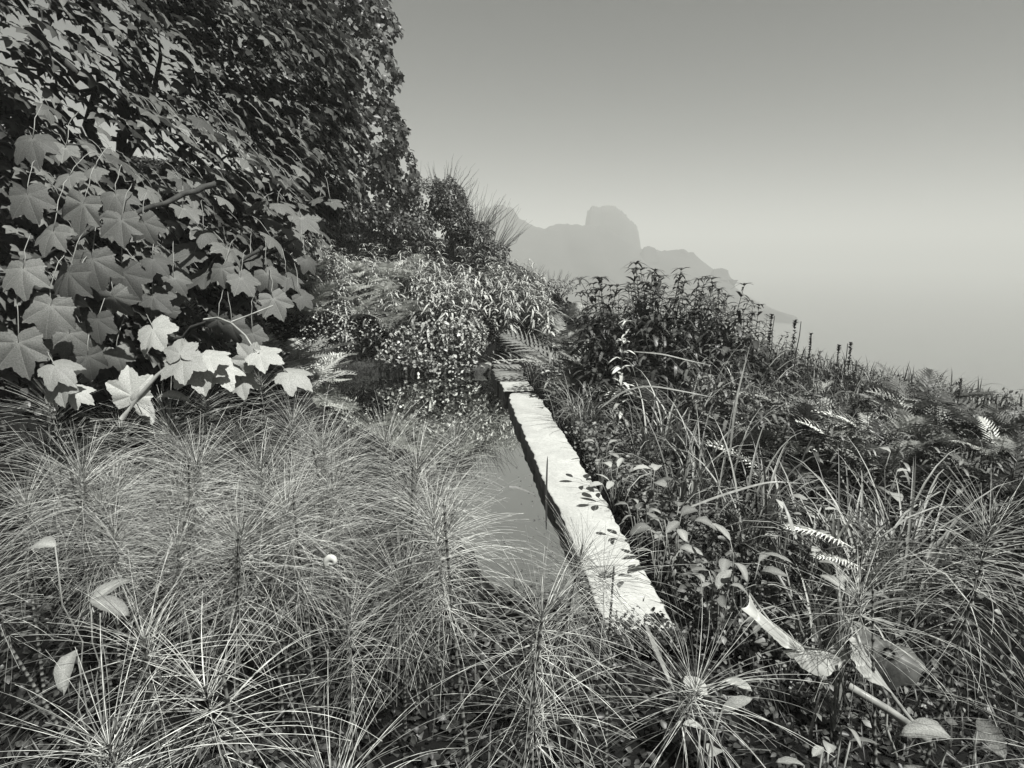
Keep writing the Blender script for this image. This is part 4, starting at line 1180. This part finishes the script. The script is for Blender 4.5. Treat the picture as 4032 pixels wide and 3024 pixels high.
def right_ground(n):
    s = rng.uniform(-1.4, 5.5, n); t = WALLW + rng.uniform(-.0, 1, n) ** .9 * 3.6 + .05
    X = P2[0] + WD[0] * s + WN[0] * t; Y = P2[1] + WD[1] * s + WN[1] * t
    m = edge_dist(X, Y) < .4
    X, Y = X[m], Y[m]; return X, Y, H(X, Y)
scatter_ground('ground_cover', 26000, right_ground, .026, T_OV, M_HERBMID, 0, .13, .6, label='low matted weeds of tiny leaves on the ground right of the wall', cat='ground cover')
def right_near(n):
    s = rng.uniform(-1.0, 2.6, n); t = WALLW + .09 + np.abs(rng.normal(0, .5, n))
    X = P2[0] + WD[0] * s + WN[0] * t; Y = P2[1] + WD[1] * s + WN[1] * t
    return X, Y, H(X, Y)
scatter_ground('herb_carpet', 9000, right_near, .045, [lanceolate(3, .2, .4, .3), ovate()], M_HERBMID, .02, .2, .7, label='taller mixed weeds crowding the right edge of the pale wall', cat='ground cover')
def wall_end(n):
    s = -.97 + np.abs(rng.normal(0, .09, n)); t = rng.uniform(-.1, .6, n)
    X = P2[0] + WD[0] * s + WN[0] * t; Y = P2[1] + WD[1] * s + WN[1] * t
    return X, Y, np.full(n, .12)
scatter_ground('moss', 3200, wall_end, .022, T_OV, M_DARK, -.02, .03, .6, label='dark moss and weeds swallowing the near end of the wall', cat='moss')
def grass_ground(n):
    X, Y, Z = right_ground(n); return X, Y, Z
X, Y, Z = right_ground(9000)
n = len(X); a = rng.uniform(0, 2 * PI, n); s = rng.uniform(.08, .26, n); mb = MB(); k = rng.integers(0, 4, n)
BLS = [blade(4, .02, .3, d, 0) for d in (.4, .8, 1.2, 1.6)]
M = np.zeros((n, 3, 3)); M[:, 0, 0] = np.cos(a); M[:, 0, 1] = -np.sin(a); M[:, 1, 0] = np.sin(a); M[:, 1, 1] = np.cos(a); M[:, 2, 2] = 1; M *= s[:, None, None]
P = np.stack([X, Y, Z], 1)
for t in range(4):
    mm = k == t; mb.scatter(BLS[t], M[mm], P[mm], rng.random(mm.sum()))
props(link('grass', mb.mesh('grass', M_GRASSD)), 'short rough grass growing through the weeds on the right', 'grass', None, 'stuff')

# creeper patches over the bank face and hanging over the far end of the trough
def bank_patch(blobs_px):
    def f(n):
        Xs, Ys, Zs = [], [], []
        for (px, py, rx, ry, Y, w) in blobs_px:
            m = int(n * w); a = rng.uniform(0, 2 * PI, m); q = np.sqrt(rng.random(m))
            for i in range(m):
                p = at((px + math.cos(a[i]) * q[i] * rx) * K, (py + math.sin(a[i]) * q[i] * ry) * K, Y + rng.uniform(-.06, .06))
                Xs.append(p[0]); Ys.append(p[1]); Zs.append(p[2])
        return np.array(Xs), np.array(Ys), np.array(Zs)
    return f
scatter_ground('creeper', 2000, bank_patch([(940, 745, 110, 52, 8.3, .62), (1010, 720, 50, 40, 8.35, .12), (870, 770, 60, 25, 8.25, .1), (960, 790, 70, 22, 8.2, .08)]), .055, T_OV, M_TINY, -.02, .02, .7,
               up=.5, label='small-leaved creeper spilling over the ledge into the trough', cat='creeper')
scatter_ground('creeper', 750, bank_patch([(670, 730, 110, 50, 8.3, .7), (760, 690, 80, 50, 8.4, .3)]), .036, T_OV, M_TINY, -.02, .02, .7,
               up=.5, label='speckled creeper on the dark bank left of the hanging patch', cat='creeper')
def bank_ground(n):
    X = rng.uniform(-7.5, 2.2, n); Y = rng.uniform(8.3, 14, n); return X, Y, H(X, Y)
scatter_ground('undergrowth', 15000, bank_ground, .06, T_OV, M_DARK, 0, .08, .7, up=.6, label='dark leafy undergrowth covering the bank face behind the trough', cat='undergrowth')
scatter_ground('sedge', 2500, bank_patch([(760, 790, 160, 10, 8.22, 1.0)]), .06, [blade(4, .03, .3, 1.2, 0)], M_GRASSD, -.02, .02, .5, label='thin moss and sedge fringing the far ledge', cat='moss')
# floor cover beneath the left horsetails
def on_water(n):
    Y = 2.7 + rng.random(n) ** 1.5 * 5.2; q = rng.random(n)
    xr = P2[0] + WD[0] / WD[1] * (Y - P2[1]) - .06; xl = np.interp(Y, LB_Y, LB_X) + .05
    return xr - (xr - xl) * q ** 2.2, Y, np.full(n, WZ + .003)
scatter_ground('water_flecks', 170, on_water, .016, T_OV, M_HERBMID, 0, .001, .05, up=1.0, label='scattered flecks of leaf floating on the trough water', cat='leaf litter')
def left_ground(n):
    X = rng.uniform(-2.8, 1.8, n); Y = rng.uniform(.3, 2.5, n); return X, Y, H(X, Y)
scatter_ground('leaf_litter', 15000, left_ground, .028, T_OV, M_DARK, 0, .035, .45, label='dark leaf litter under the near horsetails', cat='leaf litter')
scatter_ground('dead_stalks', 3000, left_ground, .15, [lanceolate(3, .012, .2, .3), lanceolate(3, .02, -.2, .3)], M_GRASSD, 0, .05, .25, label='matted dead stalks and needles lying under the near horsetails', cat='leaf litter')
def left_bank(n):
    X = rng.uniform(-6.5, -2.6, n); Y = rng.uniform(2.0, 9.5, n); return X, Y, H(X, Y)
scatter_ground('undergrowth', 9000, left_bank, .07, T_OV, M_DARK, 0, .3, .6, label='dark undergrowth on the slope beneath the sycamore', cat='undergrowth')

# ------------------------------------------------------------------ broad-leaved plants
T_DOCK = [lanceolate(8, .24, .35, .18, wave=.012), lanceolate(8, .28, .6, .15, wave=.015), lanceolate(8, .2, .2, .3, wave=.01)]
DOCKM = []
for i, t in enumerate(T_DOCK):
    mb = MB(); mb.add(*t, rnd=.3 * i); DOCKM.append(mb.mesh('leaf', M_DOCK))
DOCKP = []
for i, t in enumerate(T_DOCK):
    mb = MB(); mb.add(*t, rnd=.3 * i); DOCKP.append(mb.mesh('leaf', M_SYC_PALE))
def rosette(px, py, Y, n, size, lab, seed, mes=None, rise=.5, stalk=.1, name='broadleaf_plant', zoff=0):
    r = random.Random(seed); p = at(px * K, py * K, Y); g = hz(p[0], p[1])
    rt = empty(name, (p[0], p[1], g), lab, 'plant'); h = max(.05, p[2] - g); mb = MB()
    for i in range(n):
        a = 2 * PI * i / n * 1.0 + r.uniform(-.4, .4); q = r.uniform(.3, 1)
        c = np.array([math.cos(a) * stalk * q, math.sin(a) * stalk * q, h * r.uniform(.6, 1.05)])
        V, T, A = tube(wander((0, 0, 0), c, 6, .1, .05, r.randrange(9999)), .0022, 4); mb.add(V, T, A)
        rs = rise * r.uniform(.2, 1.1)
        d = np.array([math.cos(a) * math.cos(rs), math.sin(a) * math.cos(rs), math.sin(rs)]); nn = np.array([-d[0] * math.sin(rs), -d[1] * math.sin(rs), math.cos(rs)]) + np.array([r.gauss(0, .2), r.gauss(0, .2), 0])
        M = frame_from(nn[None], d[None])[0]
        o = link('leaf', r.choice(mes or DOCKM), rt, c, Matrix(M.tolist()).to_euler(), size * r.uniform(.7, 1.15))
    link('stalks', mb.mesh('stalks', M_STEM), rt)
    return rt
rosette(1460, 1110, 2.75, 9, .10, 'broad-leaved dock with smooth pale leaves beside the middle of the wall', 1, rise=.7)
rosette(1430, 1140, 2.6, 7, .09, 'lower dock tucked against the right edge of the wall', 2, rise=.5)
rosette(1610, 1185, 2.3, 8, .12, 'dock with a long drooping leaf left of the clear fern frond', 3, rise=.6)
rosette(1560, 1215, 2.2, 7, .09, 'small dock in the hollow below the long drooping leaf', 4)
rosette(1300, 960, 3.8, 8, .09, 'leafy plant with round leaves at the wall side, beyond the docks', 5, rise=.6)
rosette(1330, 1010, 3.5, 7, .09, 'pale leafy plant against the wall just before the round-leaved one', 6, rise=.7, mes=DOCKP)
rosette(1385, 1075, 3.0, 7, .08, 'weedy rosette in the gap by the right edge of the wall', 7)
rosette(1415, 985, 3.4, 4, .13, 'slim plant holding two long pale leaves apart above the weeds', 8, rise=.5, mes=DOCKP, stalk=.03)
rosette(1700, 1075, 2.7, 8, .07, 'small white-leaved tuft in the middle of the right bank', 9, mes=DOCKP, stalk=.04)
rosette(1930, 985, 3.0, 3, .12, 'plant with one white leaf catching the light near the right edge', 10, mes=DOCKP, rise=.1, stalk=.05)
rosette(1770, 1105, 2.5, 6, .06, 'small plant with round curled leaves above the fern frond', 11, mes=DOCKP, stalk=.03)
rosette(1840, 1250, 1.9, 7, .09, 'pale crinkled leaves behind the big butterbur leaf', 12, mes=DOCKM, stalk=.06)
rosette(1540, 1480, 1.2, 5, .07, 'bright torn leaf clump low in the dark at bottom right', 13, mes=DOCKP, rise=.9, stalk=.03)
rosette(1800, 1530, 1.15, 6, .06, 'little pale leaves under the butterbur stalks', 14, mes=DOCKM, stalk=.05)
rosette(2100, 1560, 1.0, 6, .08, 'broad leaves at the bottom right corner', 15, mes=DOCKM, stalk=.06)
rosette(150, 1160, 1.4, 4, .1, 'dim round leaves in the shade at the left edge', 16, mes=DOCKM, stalk=.05)
rosette(330, 880, 2.1, 2, .14, 'single round leaf behind the pale shoot among the horsetails', 17, mes=DOCKM, rise=1.1, stalk=.02)

# butterbur: big leaf folded so its lit margins hang down, on a thick stalk
bb = empty('butterbur', (0, 0, 0), 'large torn butterbur leaf with pale hanging scalloped margins at lower right', 'plant')
def zp(x, y, Y):   # pixels of a detail view, kept as a point of the place
    return at((2600 + x * .798) * 1024 / 4032, (1700 + y * .798) * 1024 / 4032, Y)
def flap(rib, low, seed, veins=5):
    r = np.random.default_rng(seed); n = 28; m = 7
    t = np.linspace(0, 1, n)
    def itp(Pp):
        Pp = np.array(Pp); u = np.linspace(0, 1, len(Pp)); Q = np.stack([np.interp(t, u, Pp[:, i]) for i in range(3)], 1)
        return Q
    A0 = itp([zp(*p) for p in rib]); B0 = itp([zp(*p) for p in low])
    for _ in range(2): A0[1:-1] = (A0[:-2] + 2 * A0[1:-1] + A0[2:]) / 4
    V, A = [], []
    for j in range(m):
        q = j / (m - 1)
        for i in range(n):
            sc_ = 1 + (.10 * abs(math.sin(t[i] * PI * veins)) + r.normal(0, .02)) * (q ** 2)
            p = A0[i] + (B0[i] - A0[i]) * q * sc_
            p = p + np.array([0, -.022 * math.sin(q * PI) - .006 * math.cos(t[i] * PI * veins * 2) * q, 0])
            V.append(p); A.append(1.0 if abs(math.sin(t[i] * PI * veins)) < .16 or j == 0 else 0.0)
    mb = MB(); mb.add(V, grid_tris(m, n), A, rnd=.5)
    return link('leaf_lobe', mb.mesh('leaf_lobe', M_BUTTER), bb)
flap([(438, 795, 1.55), (470, 870, 1.52), (540, 935, 1.5), (620, 995, 1.48), (705, 1062, 1.45)], [(395, 865, 1.5), (460, 918, 1.46), (545, 1000, 1.42), (610, 1062, 1.4), (690, 1080, 1.4)], 1, 4)
flap([(605, 1080, 1.42), (700, 1075, 1.4), (800, 1080, 1.38), (910, 1085, 1.36)], [(640, 1092, 1.40), (700, 1165, 1.34), (780, 1200, 1.3), (850, 1190, 1.3), (905, 1115, 1.32)], 2, 6)
flap([(938, 975, 1.4), (985, 1070, 1.36), (1040, 1150, 1.32), (1120, 1258, 1.28)], [(935, 1000, 1.36), (950, 1120, 1.3), (1005, 1215, 1.26), (1110, 1256, 1.27)], 3, 5)
mb = MB()
for pts, r0 in (([(955, 960, 1.42), (1000, 1085, 1.36), (1110, 1255, 1.28), (1220, 1400, 1.2), (1300, 1500, 1.15)], .0045), ([(705, 1062, 1.45), (800, 1080, 1.38), (912, 1085, 1.36), (990, 1180, 1.32)], .003), ([(438, 795, 1.55), (540, 935, 1.5), (705, 1062, 1.45)], .003),
                ([(932, 1255, 1.25), (1030, 1315, 1.22), (1130, 1375, 1.2), (1220, 1440, 1.16), (1320, 1520, 1.1)], .009)):
    V, T, A = tube(wander(zp(*pts[0]), zp(*pts[-1]), 3, 0) if False else np.array([zp(*p) for p in pts]), r0, 7); mb.add(V, T, A)
link('stalk', mb.mesh('stalk', M_STEM), bb)
# round leaf behind the right-hand horsetail
p = zp(1130, 1090, 1.75)
rl = empty('butterbur', p, 'round pale butterbur leaf striped by horsetail shadows at lower right', 'plant')
mb = MB(); V = [(0, 0, 0)]; A = [1.0]; nr, na = 6, 48
for j in range(1, nr + 1):
    for i in range(na):
        a = 2 * PI * i / na; q = j / nr; rr = .085 * q * (1 + .05 * math.sin(a * 9) * q) * (1 - .3 * q * max(0, math.cos(a - PI / 2)) ** 6)
        V.append((rr * math.cos(a) * 1.25, rr * math.sin(a), .03 * q * q * math.cos(2 * a) - .05 * q * q)); A.append(1.0 if i % 6 == 0 else 0.0)
T = [(0, 1 + i, 1 + (i + 1) % na) for i in range(na)]
T += [(t[0] + 1, t[1] + 1, t[2] + 1) for t in grid_tris(nr, na, True)]
mb.add(V, T, A); o = link('leaf_blade', mb.mesh('leaf_blade', M_DOCK), rl); o.rotation_euler = (.7, .25, -.45)
mb = MB(); limb(mb, (0, 0, 0), (.15, .05, -.7), .004, .006, 2); link('stalk', mb.mesh('stalk', M_STEM), rl)

# burnt-looking stump of dead stems low in the dark
sp = at(1560 * K, 1560 * K, 1.1)
dead = empty('dead_stem_clump', (sp[0], sp[1], hz(sp[0], sp[1])), 'clump of broken dead stalks standing in the dark at bottom right', 'plant')
for i in range(9):
    mb = MB(); limb(mb, (r.uniform(-.05, .05), r.uniform(-.05, .05), 0), (r.uniform(-.1, .05), r.uniform(-.1, .1), r.uniform(.3, .55)), .007, .005, i, n=5); link('stalk', mb.mesh('stalk', M_BARK), dead)

# ------------------------------------------------------------------ snail on the small horsetail
sp = at(717 * K, 1212 * K, float(at_z(727 * K, 1262 * K, .92)[1]) + .01)
sn = empty('snail', sp, 'pale round snail clinging above the small bright horsetail tuft', 'snail')
mb = MB(); n = 90
th = np.linspace(0, 2 * PI * 2.6, n); g = np.exp(-.16 * (th[::-1]))
cen = np.stack([.011 * g * np.cos(th), -.004 * (1 - g), .011 * g * np.sin(th)], 1)
V = []; A = []
for i in range(n):
    rr = .0095 * g[i] + .0008; u = np.array([math.cos(th[i]), 0, math.sin(th[i])]); w = np.array([0, 1.0, 0])
    for k in range(10):
        a = 2 * PI * k / 10; V.append(cen[i] + rr * (math.cos(a) * u + math.sin(a) * w)); A.append(1.0 if k in (2, 7) else 0.0)
mb.add(V, grid_tris(n, 10, True), A); link('shell', mb.mesh('shell', M_SHELL), sn)
mb = MB(); V, T, A = tube([(-.012, 0, .012), (-.02, 0, .022), (-.03, .002, .030), (-.038, .004, .036)], [.004, .0035, .003, .0015], 8); mb.add(V, T, A)
for s_ in (-1, 1):
    V, T, A = tube([(-.036, .003 * s_, .035), (-.045, .006 * s_, .041)], .0006, 4); mb.add(V, T, A)
link('body', mb.mesh('body', M_SNAILBODY), sn)
V_ = sn

print('tris', sum(len(me.polygons) for me in bpy.data.meshes if me.users), 'objects', len(bpy.data.objects))
